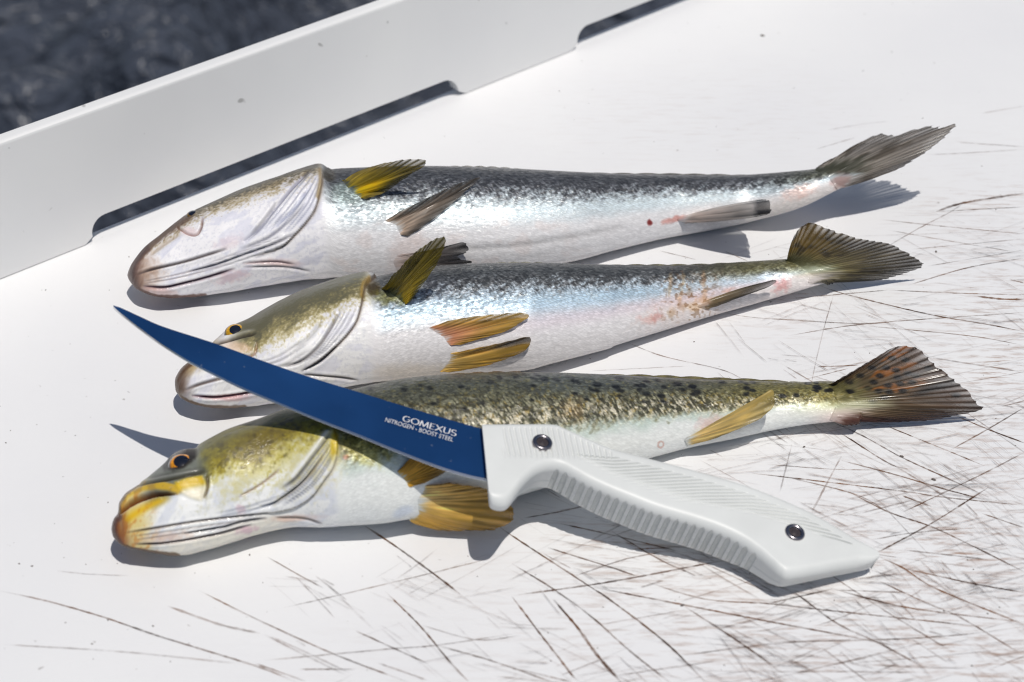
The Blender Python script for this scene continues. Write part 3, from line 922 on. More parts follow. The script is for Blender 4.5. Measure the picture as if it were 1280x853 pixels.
fin('pectoral_fin', fA, rA, [(430, 226, ('b', .6)), (441, 240, ('b', .6)), (453, 248, ('b', .6))],
    [(440, 221, ('b', 2)), (462, 211, ('b', 5)), (495, 201, 56), (526, 198.5, 57), (535, 204, 55), (520, 215, 51), (500, 230, ('b', 4)), (476, 242, ('b', 2.5)), (457, 249, ('b', 1))],
    (176, 152, 52), (118, 104, 52), nr=15, bulge=1.5, jag=.05, paint=paint_pecA, seed=2)
fin('pelvic_fin', fA, rA, [(480, 276, ('b', .5)), (489, 287, ('b', .6)), (500, 294, ('b', .5))],
    [(500, 264, ('b', 2.5)), (530, 250, ('b', 5)), (575, 228.5, ('b', 5)), (600, 220.5, ('b', 4)), (594, 229, ('b', 2.5)), (580, 242, ('b', 2)), (550, 268, ('b', 1.5)), (525, 286, ('b', 1.2)), (508, 294, ('b', .8))],
    (182, 160, 140), (98, 92, 86), nr=7, bulge=1.0, jag=.04, seed=4, raydark=.3)
fin('pelvic_fin', fA, rA, [(492, 318, ('b', .5)), (486, 328, ('b', .5)), (492, 338, ('b', .5))],
    [(540, 312, ('b', 2)), (560, 308, ('b', 3)), (580, 302, ('b', 4)), (592, 311, ('b', 4)), (574, 322, ('b', 3)), (597, 327, ('b', 3)), (556, 333, ('b', 2)), (520, 338, ('b', 1))],
    (214, 196, 186), (62, 62, 64), nr=7, bulge=.6, jag=.12, seed=5)
def paint_anA(c, T, U, X, Y):
    m = sstep(940, 950, X + 6 * (fbm(X / 5, Y / 3, 3) - .5))[..., None]
    return c * (1 - .93 * m) + np.array([34, 34, 38]) * .93 * m
fin('anal_fin', fA, rA, [(856, 269, ('b', .4)), (846, 275, ('b', .4)), (856, 279, ('b', .4))],
    [(870, 267, ('b', 1.5)), (905, 261, ('b', 4)), (945, 250, ('b', 7)), (965, 251, 31), (966, 260, 29), (964, 267, 27), (945, 271, ('b', 6)), (892, 275, ('b', 3)), (865, 279, ('b', 1))],
    (216, 196, 184), (176, 174, 172), nr=9, bulge=.8, jag=.05, paint=paint_anA, seed=6)
def paint_tailA(c, T, U, X, Y):
    q = fbm(U * 16 + 3, T * 5, 12, 3)
    m = (sstep(.5, .68, q) * .7)[..., None]
    c = c * (1 - m) + np.array([58, 50, 40]) * m
    b = (sstep(.55, .8, U) * .35)[..., None]
    return c * (1 - b) + np.array([176, 164, 150]) * b
fin('tail_fin', fA, rA, [(1016, 214, ('b', .2)), (1028, 220, ('b', .2)), (1038, 228, ('b', .2)), (1046, 236, ('b', .1))],
    [(1026, 207.5, 21), (1060, 187.5, 22), (1095, 167.5, 23.5), (1112, 167, 26), (1126, 168, 28), (1145, 161, 32), (1163, 157, 36), (1180, 156.5, 39), (1198, 153, 42), (1188, 167, 39), (1163, 187.5, 33), (1126, 210.5, 25), (1095, 221.5, 21)],
    (170, 164, 156), (96, 88, 80), nr=22, bulge=1.5, jag=.08, raydark=.5, paint=paint_tailA, seed=8, corr=.3, conform='over')

# ---------------------------------------------------------------- fish B : middle fish
topB = [(219, 484), (220, 476), (223, 470), (232, 459), (250, 446), (270, 430), (285, 416), (298, 406), (312, 400), (325, 394), (355, 377), (387, 362), (425, 349), (457, 342.5), (470, 344.5), (482, 344),
        (515, 337), (547, 332.5), (615, 329), (690, 329), (760, 331), (850, 332), (925, 327.5), (987, 323.5), (1015, 323), (1050, 327)]
botB = [(219, 485), (220, 491), (227, 500), (245, 507), (265, 510.5), (300, 509), (340, 504), (380, 495), (425, 485), (460, 478.5), (497, 475), (547, 469), (600, 466), (655, 463.5), (690, 455), (760, 437), (775, 431), (850, 408), (900, 393), (950, 379), (1020, 358), (1050, 349)]
fB = Fish(topB, botB, 219.2, 1049, [215, 250, 310, 450, 900, 990, 1050], [11, 10, 8, 0, 0, 7, 8], [215, 240, 320, 470, 900, 990, 1035, 1050], [.8, .85, .9, .92, .85, .75, .25, .12])
f = fB; X, Y, w = f.X, f.Y, f.w
nz = fbm(f.u * 0.14, f.arc * 0.2, 31, 4); st = streaks(f, 32); fine = fbm(f.u * 1.1, f.arc * 1.1, 33, 3)
f.col = np.zeros(w.shape + (3,)) + np.array([240, 237, 237.])
body = sstep(458, 490, X)
f.mix((226, 222, 221), .7 * sstep(.65, .98, w + .2 * (nz - .5)))
f.mix((208, 222, 232), body * (1 - sstep(.42, .6, w + .1 * (nz - .5))))
f.mix((176, 202, 220), body * .75 * np.exp(-((w - .36) / .1) ** 2) * (1 - sstep(820, 950, X)))
f.mix((222, 206, 216), body * .5 * np.exp(-((w - .56) / .09) ** 2) * sstep(560, 700, X))
dk = body * (1 - sstep(.15, .31, w + .3 * (st - .5) + .06 * (nz - .5)))
f.mix((80, 80, 80), .9 * dk)
spk = fbm((f.u * .5 + f.arc * .86) * .6, (-f.u * .86 + f.arc * .5) * 1.7, 46, 2)
f.mix((196, 200, 206), .45 * body * sstep(.55, .66, spk) * np.exp(-((w - .24) / .10) ** 2))
f.mix((46, 47, 50), .5 * body * sstep(.52, .62, 1 - spk) * (1 - sstep(.22, .38, w)))
f.mix((44, 45, 46), .6 * body * (1 - sstep(.02, .2, w + .3 * (st - .5))))
f.mix((112, 106, 58), .65 * sstep(820, 960, X) * (1 - sstep(.15, .42, w + .25 * (nz - .5))))
f.mix((206, 204, 140), .55 * sstep(965, 1030, X) * np.exp(-((w - .42) / .22) ** 2))
f.mix((226, 214, 208), .5 * sstep(860, 960, X) * sstep(.5, .8, w))
f.mix((214, 196, 168), .35 * f.spot(520, 468, 60, 12, .6))
hd = 1 - sstep(455, 470, X)
f.mix((240, 239, 237), hd * .7)
f.mix((200, 200, 208), hd * .4 * sstep(.55, .72, fine))
f.mix((208, 208, 224), hd * .4 * sstep(.5, .62, nz))
bx = np.interp(X, [290, 325, 350, 380, 415, 440, 470], [.34, .38, .36, .34, .32, .26, .2])
ol = hd * (1 - sstep(-.10, .10, (w - bx) + .28 * (fine - .5) + .16 * (nz - .5))) * sstep(285, 315, X)
f.mix((150, 132, 62), .75 * ol)
f.mix((84, 82, 66), .85 * hd * (1 - sstep(-.12, .08, (w - bx * .72) + .2 * (fine - .5) + .2 * (nz - .5))) * sstep(285, 315, X))
f.mix((128, 128, 118), .45 * hd * (1 - sstep(.03, .12, w + .1 * (fine - .5))) * sstep(310, 330, X))
f.mix((150, 116, 52), .7 * hd * (1 - sstep(262, 290, X)) * (1 - sstep(.1, .38, w + .2 * (nz - .5))))
f.mix((70, 44, 28), .9 * (1 - sstep(222, 246, X + 10 * (nz - .5))) * (1 - .5 * sstep(.6, .9, w)))
f.mix((96, 62, 40), .75 * (1 - sstep(250, 290, X)) * sstep(.93, .985, w))
f.disp += hd * .9 * (fbm(f.u * .06, f.arc * .11, 22, 3) - .5)
f.groove([(230, 489), (250, 480.5), (285, 471.5), (330, 462)], 1.6, .8, (120, 104, 98), .8)
f.groove([(237, 495.5), (270, 497), (297, 493.5), (345, 484)], 1.7, .9, (110, 50, 62), .85)
f.mix((206, 150, 150), .5 * f.spot(285, 497, 22, 4, .6))
f.groove([(272, 431.5), (300, 422.5), (326, 416)], 1.8, .8, (62, 56, 46), .85)
f.groove([(282, 436), (307, 445), (320, 442.5), (325, 427)], 1.4, .7, (176, 130, 96), .7)
f.mix((224, 160, 130), .16 * f.spot(862, 378, 46, 24, 1.0, -.25, 9, .6))
f.mix((228, 190, 160), .55 * f.spot(300, 434, 17, 7, .5, .2))
f.groove([(428, 390), (412, 415), (397, 435), (375, 452), (350, 460)], 1.7, .9, (120, 116, 118), .75)
f.groove([(420, 433), (400, 451), (374, 465)], 1.5, .7, (110, 104, 106), .75)
f.groove([(405, 400), (390, 420), (365, 440)], 2.4, .4, (196, 194, 196), .5)
f.groove([(375, 469), (420, 472.5), (445, 476)], 1.6, .6, (150, 134, 124), .6)
f.between([(430, 390), (412, 417), (397, 437), (375, 454)], [(452, 385), (442, 405), (424, 426), (395, 449)], 3, 1.0, .35, (176, 176, 186), .6)
f.between([(290, 455), (340, 445), (380, 420)], [(300, 470), (350, 463), (395, 440)], 3, 1.2, .25, (206, 204, 206), .5)
f.step([(474, 345), (462, 354), (457, 370), (453, 385), (445, 405), (427, 426), (402, 447), (372, 466)], 1, 1.2, 26, (84, 70, 58), .85, 1.9, (0, .2))
f.mix((158, 124, 56), .7 * np.exp(-(f.pdist([(466, 349), (458, 358), (455, 372)])[0] / 2.0) ** 2))
f.mix((60, 48, 26), .92 * f.spot(471, 360, 8, 10, .4))
f.disp -= 0.8 * f.spot(471, 360, 9, 11, .6)
f.mix((132, 130, 60), .6 * f.spot(490, 371, 20, 9, .6, rough=.6))
f.mix((70, 74, 88), .3 * f.spot(545, 362, 24, 14, .6, rough=.7))
for (x, y, rx, ry_, c) in [(823, 396, 7, 8, (196, 92, 84)), (976, 357, 9, 9, (192, 62, 60)), (840, 391, 5, 5, (146, 96, 22)), (851, 382, 5, 4, (132, 78, 20)), (861, 366, 4, 6, (122, 84, 24)),
                           (881, 366, 3, 7, (190, 140, 60)), (892, 358, 2.5, 3, (90, 56, 24)), (849, 372, 3, 6, (200, 150, 70)), (836, 355, 2, 14, (206, 168, 90)), (852, 352, 2, 12, (204, 166, 84)),
                           (878, 352, 2.5, 12, (214, 160, 96)), (893, 349, 2, 2, (80, 52, 26)), (910, 362, 8, 3, (222, 160, 130)), (868, 384, 10, 5, (206, 160, 76)), (812, 400, 10, 5, (220, 150, 140)), (885, 376, 14, 4, (204, 140, 66))]:
    f.mix(np.array(c) * [1.0, .9, .85], .30 * f.spot(x, y, rx * .9, ry_ * .85, .95, 0.0, int(x), 1.1))
f.mix((110, 64, 24), .45 * f.spot(862, 374, 34, 30, .9, 0, 5, .5) * sstep(.68, .74, vnoise(X / 3.2, Y / 3.2, 91)))
f.rim([(220, 490), (220, 478), (224, 469), (233, 459), (248, 447)], 6.0, (84, 56, 30))
f.rim([(220, 488), (227, 499.5), (245, 506.5), (265, 510), (300, 509)], 3.2, (96, 70, 46), .8)
sil = body * (1 - sstep(.4, .7, w)) * sstep(.16, .34, w) * .6
scl = body * (1.0 - .70 * sstep(.32, .65, w))
rB = thing('fish', 'bluish silver fish between the other two, a yellow fin standing up behind its gill', 'fish', tuple(fB.C[300] * [1, 1, 0]), GROUP)
f.build(rB, sil, scl)
eye(fB, rB, 300, 413, 14, .38, (214, 160, 20), (52, 44, 22), pupil=.50, sink=.55)
def paint_pecB(c, T, U, X, Y):
    m = (sstep(.62, .95, U) * (1 - sstep(.45, .95, T)))[..., None]
    return c * (1 - .8 * m) + np.array([224, 186, 20]) * .8 * m
fin('pectoral_fin', fB, rB, [(479, 361, ('b', .5)), (492, 369, ('b', 1)), (508, 381, ('b', .5))],
    [(490, 346, 46), (502, 332, 52), (527, 310, 60), (546, 297, 64), (556, 295.5, 65), (557, 307, 61), (547, 330, 53), (532, 351, 46), (514, 377, ('b', 2))],
    (150, 128, 40), (112, 100, 34), nr=15, bulge=1.6, jag=.05, paint=paint_pecB, seed=11)
def paint_pelB1(c, T, U, X, Y):
    m = ((1 - sstep(.1, .6, T)) * .5)[..., None]
    return c * (1 - m) + np.array([196, 128, 108]) * m
fin('pelvic_fin', fB, rB, [(534, 410, ('b', .4)), (545, 420, ('b', .6)), (560, 431, ('b', .4))],
    [(560, 400, ('b', 2)), (590, 395, ('b', 3)), (630, 390.5, ('b', 3)), (656, 390, ('b', 3)), (664, 393.5, ('b', 2.5)), (650, 404, ('b', 2)), (634, 412, ('b', 1.5)), (602, 422, ('b', 1.2)), (575, 431, ('b', .8))],
    (206, 160, 120), (176, 142, 52), nr=7, bulge=.8, jag=.04, raydark=.3, paint=paint_pelB1, seed=12)
def paint_pelB2(c, T, U, X, Y):
    d = np.abs((Y - 425) - (X - 655) * -.32) ; m = (sstep(608, 640, X) * np.exp(-((Y - (429 - (X - 640) * .22)) / 5.0) ** 2))[..., None]
    return c * (1 - .9 * m) + np.array([40, 30, 20]) * .9 * m
fin('pelvic_fin', fB, rB, [(560, 441, ('b', .4)), (553, 452, ('b', .6)), (546, 464, ('b', .4))],
    [(585, 437, ('b', 2)), (615, 430, ('b', 3)), (655, 420.5, ('b', 3)), (666, 423, ('b', 3)), (660, 434, ('b', 2.5)), (650, 442, ('b', 2)), (615, 455, ('b', 1.5)), (577, 463, ('b', 1)), (560, 466, ('b', .8))],
    (214, 182, 112), (168, 134, 50), nr=7, bulge=.8, jag=.04, raydark=.3, paint=paint_pelB2, seed=13)
fin('anal_fin', fB, rB, [(884, 375, ('b', .4)), (872, 382, ('b', .4)), (884, 386, ('b', .4))],
    [(897, 371, ('b', 2)), (937, 359, ('b', 5)), (962, 350.5, ('b', 6)), (971, 351.5, ('b', 6)), (957, 360, ('b', 5.5)), (925, 372, ('b', 4)), (897, 383, ('b', 1.5))],
    (150, 128, 92), (58, 56, 54), nr=6, bulge=.8, jag=.03, seed=14)
def paint_tailB(c, T, U, X, Y):
    a = ((1 - sstep(.05, .5, U)) * .75 * sstep(.1, .5, T))[..., None]
    c = c * (1 - a) + np.array([122, 92, 26]) * a
    q = fbm(U * 20, T * 6, 5, 3)
    m = (sstep(.5, .7, q) * .6)[..., None]
    c = c * (1 - m) + np.array([44, 38, 30]) * m
    k = (sstep(.7, 1, U) * .5)[..., None]
    return c * (1 - k) + np.array([40, 42, 50]) * k
fin('tail_fin', fB, rB, [(978, 327, ('b', .2)), (994, 333, ('b', .2)), (1006, 342, ('b', .2)), (1012, 355, ('b', .1))],
    [(986.5, 321, 16.5), (990, 303, 22), (997, 288, 28), (1012, 278, 32), (1032, 284, 31), (1072, 297, 26), (1110, 304, 22), (1135, 315, 17), (1157, 330, 10), (1150, 335.5, 7), (1110, 348, 3.5), (1072, 352, 3), (1055, 352, 5)],
    (158, 146, 96), (70, 60, 44), nr=24, bulge=1.0, jag=.05, raydark=.5, paint=paint_tailB, seed=15, corr=.3, conform='over')

# ---------------------------------------------------------------- fish C : spotted fish in front
topC = [(140, 662), (144, 652), (152, 642), (155, 630), (165, 617), (180, 607), (195, 596), (215, 580), (227, 568), (240, 562), (255, 560), (262, 554), (295, 537), (332, 524), (362, 512), (400, 500), (437, 490), (475, 480),
        (525, 471), (600, 466), (650, 465.5), (702, 466), (790, 470), (865, 474), (920, 475.5), (995, 477.5), (1030, 476.5), (1078, 480)]
botC = [(140, 664), (140.5, 671), (147, 680), (162, 686.5), (195, 693.5), (220, 694.5), (245, 689), (282, 679), (320, 667.5), (357, 660), (400, 659), (440, 657), (475, 654.5), (500, 650.5), (560, 641), (620, 628), (700, 605), (760, 588), (817, 572.5), (865, 560), (920, 549), (970, 538), (1020, 530), (1078, 525)]
fC = Fish(topC, botC, 139.8, 1076, [135, 170, 260, 400, 900, 1010, 1080], [12, 11, 9, 0, 0, 7, 8], [135, 170, 260, 300, 400, 470, 900, 1020, 1062, 1080], [.85, .95, 1.05, 1.15, 1.12, .95, .85, .7, .25, .1])
f = fC; X, Y, w = f.X, f.Y, f.w
nz = fbm(f.u * .14, f.arc * .2, 41, 4); st = streaks(f, 42, .8, .3); fine = fbm(f.u * .9, f.arc * .9, 43, 3); mot = fbm(f.u * .45, f.arc * .5, 44, 3)
f.col = np.zeros(w.shape + (3,)) + np.array([236, 238, 234.])
body = sstep(412, 440, X)
f.mix((222, 225, 224), .6 * sstep(.75, 1.0, w + .2 * (nz - .5)))
f.mix((196, 212, 200), body * .8 * (1 - sstep(.5, .72, w + .2 * (nz - .5))))
f.mix((184, 184, 156), body * .8 * (1 - sstep(.42, .58, w + .25 * (st - .5))))
dk = body * (1 - sstep(.36, .54, w + .34 * (st - .5) + .14 * (mot - .5)))
f.mix((112, 110, 82), .85 * dk)
spk = fbm((f.u * .62 + f.arc * .78) * .55, (-f.u * .78 + f.arc * .62) * 1.6, 46, 2)
f.mix((244, 234, 212), .78 * body * sstep(.52, .60, spk) * np.exp(-((w - .38) / .13) ** 2))
f.mix((150, 112, 40), .5 * body * sstep(.60, .68, fine) * np.exp(-((w - .30) / .14) ** 2))
f.mix((38, 36, 28), .68 * body * (1 - sstep(.40, .55, w)) * sstep(.52, .62, 1 - spk))
f.mix((62, 60, 44), .55 * body * (1 - sstep(.42, .5, w)) * sstep(.48, .62, st * .6 + mot * .4 + .12 * (fine - .5)))
f.mix((104, 112, 112), .72 * body * (1 - sstep(.1, .24, w + .2 * (mot - .5))) * sstep(640, 700, X) * (1 - sstep(800, 850, X)))
f.mix((70, 72, 66), .65 * body * (1 - sstep(.08, .26, w + .2 * (mot - .5))))
f.mix((154, 138, 62), .3 * body * sstep(.62, .74, fine) * (1 - sstep(.4, .55, w)))
f.mix((132, 122, 62), .5 * sstep(840, 960, X) * (1 - sstep(.3, .5, w + .2 * (nz - .5))))
f.mix((204, 190, 112), .45 * sstep(960, 1050, X) * np.exp(-((w - .5) / .25) ** 2))
f.mix((190, 150, 96), .3 * f.spot(716, 512, 14, 12, .6, .4, 3, .6))
f.mix((214, 170, 158), .5 * sstep(1000, 1060, X) * sstep(.6, .9, w))
f.mix((222, 186, 182), .55 * f.spot(888, 527, 16, 8, .6, -.2, 3, .6))
rng = np.random.RandomState(5)
for k in range(60):
    x = 450 + 590 * rng.rand(); ww = (rng.rand() ** 1.6) * .30 + .02
    i = np.searchsorted(f.xs, x); y = f.yt[i] + ww * (f.yb[i] - f.yt[i])
    f.mix((24, 24, 22), .85 * f.spot(x, y, 3.2 + 1.8 * rng.rand(), 1.6 + 1.0 * rng.rand(), .5, .2, k, .5))
for (x, y) in [(717, 476), (744, 481), (767, 484), (800, 482), (843, 480), (862, 483), (771, 473), (680, 474), (1018, 484), (1036, 488), (1063, 490), (1062, 478), (1080, 482), (1042, 479)]:
    f.mix((18, 18, 18), .92 * f.spot(x, y, 5.2, 2.7, .4, .15, x, .35))
# head
hd = 1 - sstep(412, 424, X)
f.mix((238, 238, 236), hd * .8)
f.mix((196, 200, 204), hd * .4 * sstep(.55, .72, fine))
f.mix((204, 208, 220), hd * .5 * sstep(.5, .62, nz))
bx = np.interp(X, [240, 262, 290, 320, 350, 380, 410, 430], [.35, .34, .34, .40, .38, .34, .36, .36])
d0 = (w - bx) + .3 * (fine - .5) + .22 * (nz - .5)
up = sstep(250, 268, X)
f.mix((192, 182, 96), .85 * hd * up * (1 - sstep(-.02, .16, d0)))
f.mix((158, 142, 40), .9 * hd * up * (1 - sstep(-.12, .04, d0)))
f.mix((112, 100, 46), .7 * hd * up * (1 - sstep(-.26, -.02, d0 + .06)))
f.mix((84, 72, 48), .5 * hd * up * f.spot(330, 555, 46, 18, .8, -.4, 6, .9))
f.mix((60, 54, 42), .45 * hd * up * sstep(.56, .7, mot) * (1 - sstep(-.1, .1, d0)))
f.mix((120, 118, 84), .5 * hd * up * (1 - sstep(.04, .12, w)))
f.mix((92, 96, 86), .85 * (1 - sstep(250, 276, X + 20 * (nz - .5))) * (1 - sstep(.30, .44, w + .08 * (nz - .5))) * sstep(176, 200, X))
f.mix((58, 58, 48), .7 * f.poly_mask([(168, 615), (184, 607), (205, 601), (240, 593), (262, 589), (262, 584), (236, 589), (205, 594), (186, 603)], 3))
f.mix((120, 122, 108), .3 * f.spot(285, 556, 34, 14, .8, -.5, 4, .6))
f.mix((214, 184, 84), .65 * (1 - sstep(168, 200, X + 18 * (nz - .5))))
f.mix((222, 176, 22), .85 * np.exp(-(f.pdist([(160, 650), (176, 640), (196, 630), (214, 623)])[0] / 4.5) ** 2) * (1 - sstep(200, 222, X)))
f.mix((196, 120, 40), .55 * sstep(.55, .68, mot) * (1 - sstep(175, 205, X)))
f.mix((128, 62, 14), .92 * (1 - sstep(146, 166, X + 8 * (nz - .5))))
f.mix((46, 24, 16), .92 * (1 - sstep(141, 150, X + 3 * (nz - .5))))
f.mix((60, 36, 20), .85 * (1 - sstep(170, 230, X)) * sstep(.945, .985, w))
f.mix((232, 222, 196), .5 * sstep(.8, .92, w) * (1 - sstep(330, 380, X)) * sstep(190, 215, X))
f.mix((196, 182, 90), .55 * f.spot(345, 588, 70, 20, .9, -.35, 4, .8) * hd * sstep(.42, .58, nz * .5 + fine * .5))
f.mix((206, 190, 110), .45 * f.spot(402, 575, 22, 40, .9, .5, 8, .7) * sstep(.4, .6, mot))
f.disp += hd * .7 * (fbm(f.u * .06, f.arc * .11, 23, 3) - .5)
# upper lip and the plate behind it
lip = f.poly_mask([(152, 641), (155, 630), (165, 618), (178, 611), (194, 606), (212, 604), (228, 607), (232, 615), (226, 618), (214, 614), (200, 612.5), (182, 615), (167, 622), (158, 632)], 2.0)
f.mix((214, 172, 40), .85 * lip)
f.mix((150, 120, 70), .5 * lip * sstep(.5, .6, mot))
f.disp += .5 * lip
plate = f.poly_mask([(224, 604), (240, 598), (258, 595), (261, 606), (258, 619), (252, 626), (240, 623), (229, 617)], 2.5)
f.mix((226, 186, 30), .85 * plate * (1 - sstep(606, 617, Y + .25 * (X - 240))))
f.mix((236, 226, 196), .75 * plate * sstep(608, 618, Y + .25 * (X - 240)))
f.disp += .5 * plate
gape = f.poly_mask([(153, 643), (158, 634), (167, 624.5), (182, 617.5), (200, 615), (215, 616), (225, 618), (210, 619.5), (195, 622.5), (182, 627), (167, 634), (156, 642)], 1.1)
f.disp -= 3.0 * gape * sstep(148, 164, X)
f.mix((104, 54, 14), .95 * gape)
f.mix((42, 16, 8), .95 * f.poly_mask([(163, 632), (176, 623), (190, 617.5), (204, 615.5), (216, 616.5), (205, 619), (192, 622.5), (178, 628.5)], 1.6))
f.mix((224, 200, 150), .6 * np.exp(-(f.pdist([(150, 647), (158, 641.5), (168, 635), (184, 628), (200, 622.5)])[0] / 1.0) ** 2))
f.disp += .5 * np.exp(-(f.pdist([(148, 650), (158, 643.5), (168, 637), (184, 630), (204, 623)])[0] / 2.2) ** 2)
f.mix((36, 31, 26), .92 * f.spot(236, 574.5, 23, 9.5, .25, -.52, 3, .15))
f.rim([(147, 681), (141, 672), (140, 663), (144, 653), (150, 646)], 6.0, (74, 36, 18))
f.rim([(146, 680), (162, 686.5), (195, 693.5), (215, 694.5)], 3.0, (84, 58, 30), .85)
f.rim([(153, 640), (155, 630), (165, 617), (180, 607)], 3.0, (96, 72, 30), .8)
f.groove([(180, 607), (207, 602), (240, 594.5), (262, 590)], 1.6, .8, (60, 52, 30), .85)
f.groove([(264, 593), (262, 610), (256, 624)], 1.4, .8, (96, 78, 40), .8)
f.groove([(155, 667), (195, 660), (245, 652), (295, 646), (335, 640)], 1.4, .7, (104, 84, 70), .75)
f.groove([(163, 681), (207, 679), (257, 670), (310, 656)], 1.5, .8, (96, 70, 62), .8)
f.groove([(225, 668), (270, 660), (300, 652.5), (330, 648)], 1.4, .7, (70, 66, 70), .85)
f.groove([(352, 586), (327, 605), (297, 622)], 1.2, .4, (150, 110, 80), .7)
f.groove([(418, 541), (396, 567), (371, 597), (350, 612)], 2.0, .9, (92, 92, 96), .75)
f.groove([(404, 572), (380, 602), (345, 626), (320, 634)], 2.0, .7, (150, 152, 170), .65)
f.groove([(412, 560), (392, 588), (368, 610), (335, 632)], 1.4, .5, (206, 168, 70), .5)
f.mix((240, 242, 248), .8 * np.exp(-(f.pdist([(413, 540), (392, 565), (366, 594)])[0] / 3.2) ** 2))
f.mix((176, 120, 136), .4 * f.spot(298, 637, 6, 5, .5, -.5, 3, .5))
f.mix((196, 150, 170), .55 * f.spot(303, 663, 13, 4, .6, -.2, 3, .5))
f.mix((214, 170, 150), .5 * f.spot(360, 648, 30, 4, .6, -.05, 3, .4))
f.mix((200, 150, 120), .4 * f.spot(200, 672, 30, 6, .7, -.1, 3, .6))
f.between([(416, 548), (394, 574), (369, 603), (345, 618)], [(421, 566), (410, 588), (388, 612), (350, 634)], 5, 1.0, .4, (150, 154, 172), .6)
f.between([(160, 668), (245, 655), (330, 643)], [(168, 680), (250, 669), (305, 655)], 2, .9, .25, (176, 160, 150), .5)
f.between([(265, 640), (300, 632), (350, 612)], [(270, 650), (320, 641), (360, 632)], 2, 1.2, .3, (170, 176, 190), .5)
f.step([(421, 536), (425, 556), (418, 582), (403, 602), (386, 621), (360, 635), (322, 642), (290, 648)], 1, 1.0, 22, (140, 130, 112), .7, 2.2, (0, .3))
f.mix((206, 172, 26), .85 * f.spot(421, 553, 4.5, 20, .5, .15))
f.mix((196, 182, 70), .6 * f.spot(455, 560, 30, 16, .6, .3, 3, .5))
f.mix((186, 110, 90), .6 * f.spot(433, 572, 4, 2.5, .5, -.5))
f.groove([(338, 648), (370, 648), (398, 655)], 1.6, .5, (176, 150, 130), .6)
f.mix((186, 130, 116), .5 * (np.abs(np.hypot((X - 828), (Y - 556) * .9) - 3.4) < 1.1))
f.mix((150, 170, 210), .3 * f.spot(500, 640, 14, 6, .6, -.4))
sil = body * (1 - sstep(.5, .8, w)) * sstep(.2, .4, w) * .55
scl = body * (1.0 - .78 * sstep(.42, .62, w))
rC = thing('fish', 'olive backed fish with black spots under the knife, yellow lips parted, orange speckled tail', 'fish', tuple(fC.C[300] * [1, 1, 0]), GROUP)
f.build(rC, sil, scl)
eye(fC, rC, 235.5, 577.5, 15, .30, (232, 150, 16), (40, 32, 22), pupil=.56, sink=.62)
fin('pectoral_fin', fC, rC, [(494, 590, ('b', .4)), (498, 600, ('b', .6)), (506, 608, ('b', .4))],
    [(508, 576, ('b', 2)), (524, 562, ('b', 2.5)), (545, 553, ('b', 3)), (562, 560, ('b', 3)), (566, 578, ('b', 2.5)), (552, 591, ('b', 2)), (528, 604, ('b', 1.2))],
    (206, 160, 60), (150, 116, 40), nr=12, bulge=.8, jag=.05, seed=21)
def paint_pelC(c, T, U, X, Y):
    m = (sstep(.2, .8, U) * (1 - sstep(.5, .95, T)) * .5)[..., None]
    return c * (1 - m) + np.array([206, 158, 40]) * m
fin('pelvic_fin', fC, rC, [(526, 606, ('b', .4)), (514, 628, ('b', 1.0)), (507, 650, ('b', .4))],
    [(560, 602, ('b', 3)), (605, 609, ('b', 3.5)), (632, 622, 15), (645, 640, 11), (641, 651, 9), (628, 659, 7), (612, 662.5, 5), (562, 664.5, 4), (524, 657, 5)],
    (226, 198, 134), (176, 138, 58), nr=11, bulge=1.4, jag=.04, raydark=.35, paint=paint_pelC, seed=22)
fin('anal_fin', fC, rC, [(868, 541, ('b', .4)), (858, 549, ('b', .4)), (862, 556, ('b', .4))],
    [(900, 533, ('b', 3)), (930, 525, ('b', 6)), (944, 508, ('b', 8)), (960, 486.5, ('b', 9)), (966, 496, ('b', 9.5)), (966, 508, ('b', 10)), (953, 522, ('b', 9)), (932, 533, ('b', 7)), (890, 549, ('b', 2.5))],
    (214, 188, 128), (176, 156, 92), nr=9, bulge=1.6, jag=.03, raydark=.3, seed=23, curl=1.0)
SP = np.random.RandomState(3)
tail_spots = [(1075, 470), (1092, 478), (1108, 460), (1120, 463), (1135, 467), (1110, 482), (1125, 480), (1140, 478), (1098, 489), (1112, 490), (1128, 489), (1145, 470), (1085, 486), (1105, 497), (1090, 503), (1122, 472), (1100, 470), (1090, 460), (1132, 450), (1115, 448), (1195, 494), (1160, 460)]
def paint_tailC(c, T, U, X, Y):
    q = fbm(U * 26, T * 4, 7, 3)
    m = (sstep(.55, .72, q) * sstep(.08, .25, U) * (1 - sstep(.45, .62, U)) * sstep(.15, .35, T))[..., None]
    c = c * (1 - .6 * m) + np.array([170, 98, 30]) * .6 * m
    k = (sstep(.72, .95, U) * .6)[..., None]
    c = c * (1 - k) + np.array([92, 52, 54]) * k
    r0 = ((1 - sstep(.1, .35, T)) * sstep(.05, .3, U) * (1 - sstep(.75, .95, U)) * .6)[..., None]
    c = c * (1 - r0) + np.array([150, 146, 124]) * r0
    for (x, y) in tail_spots:
        s = (1 - sstep(.6, 1.2, np.hypot((X - x) / 6.0, (Y - y) / 3.4)))[..., None] * .88
        c = c * (1 - s) + np.array([20, 18, 18]) * s
    b = np.exp(-(((Y - 486) + (X - 1165) * .30) / 4.0) ** 2) * sstep(1130, 1160, X) * .9
    c = c * (1 - b[..., None]) + np.array([18, 14, 12]) * b[..., None]
    return c
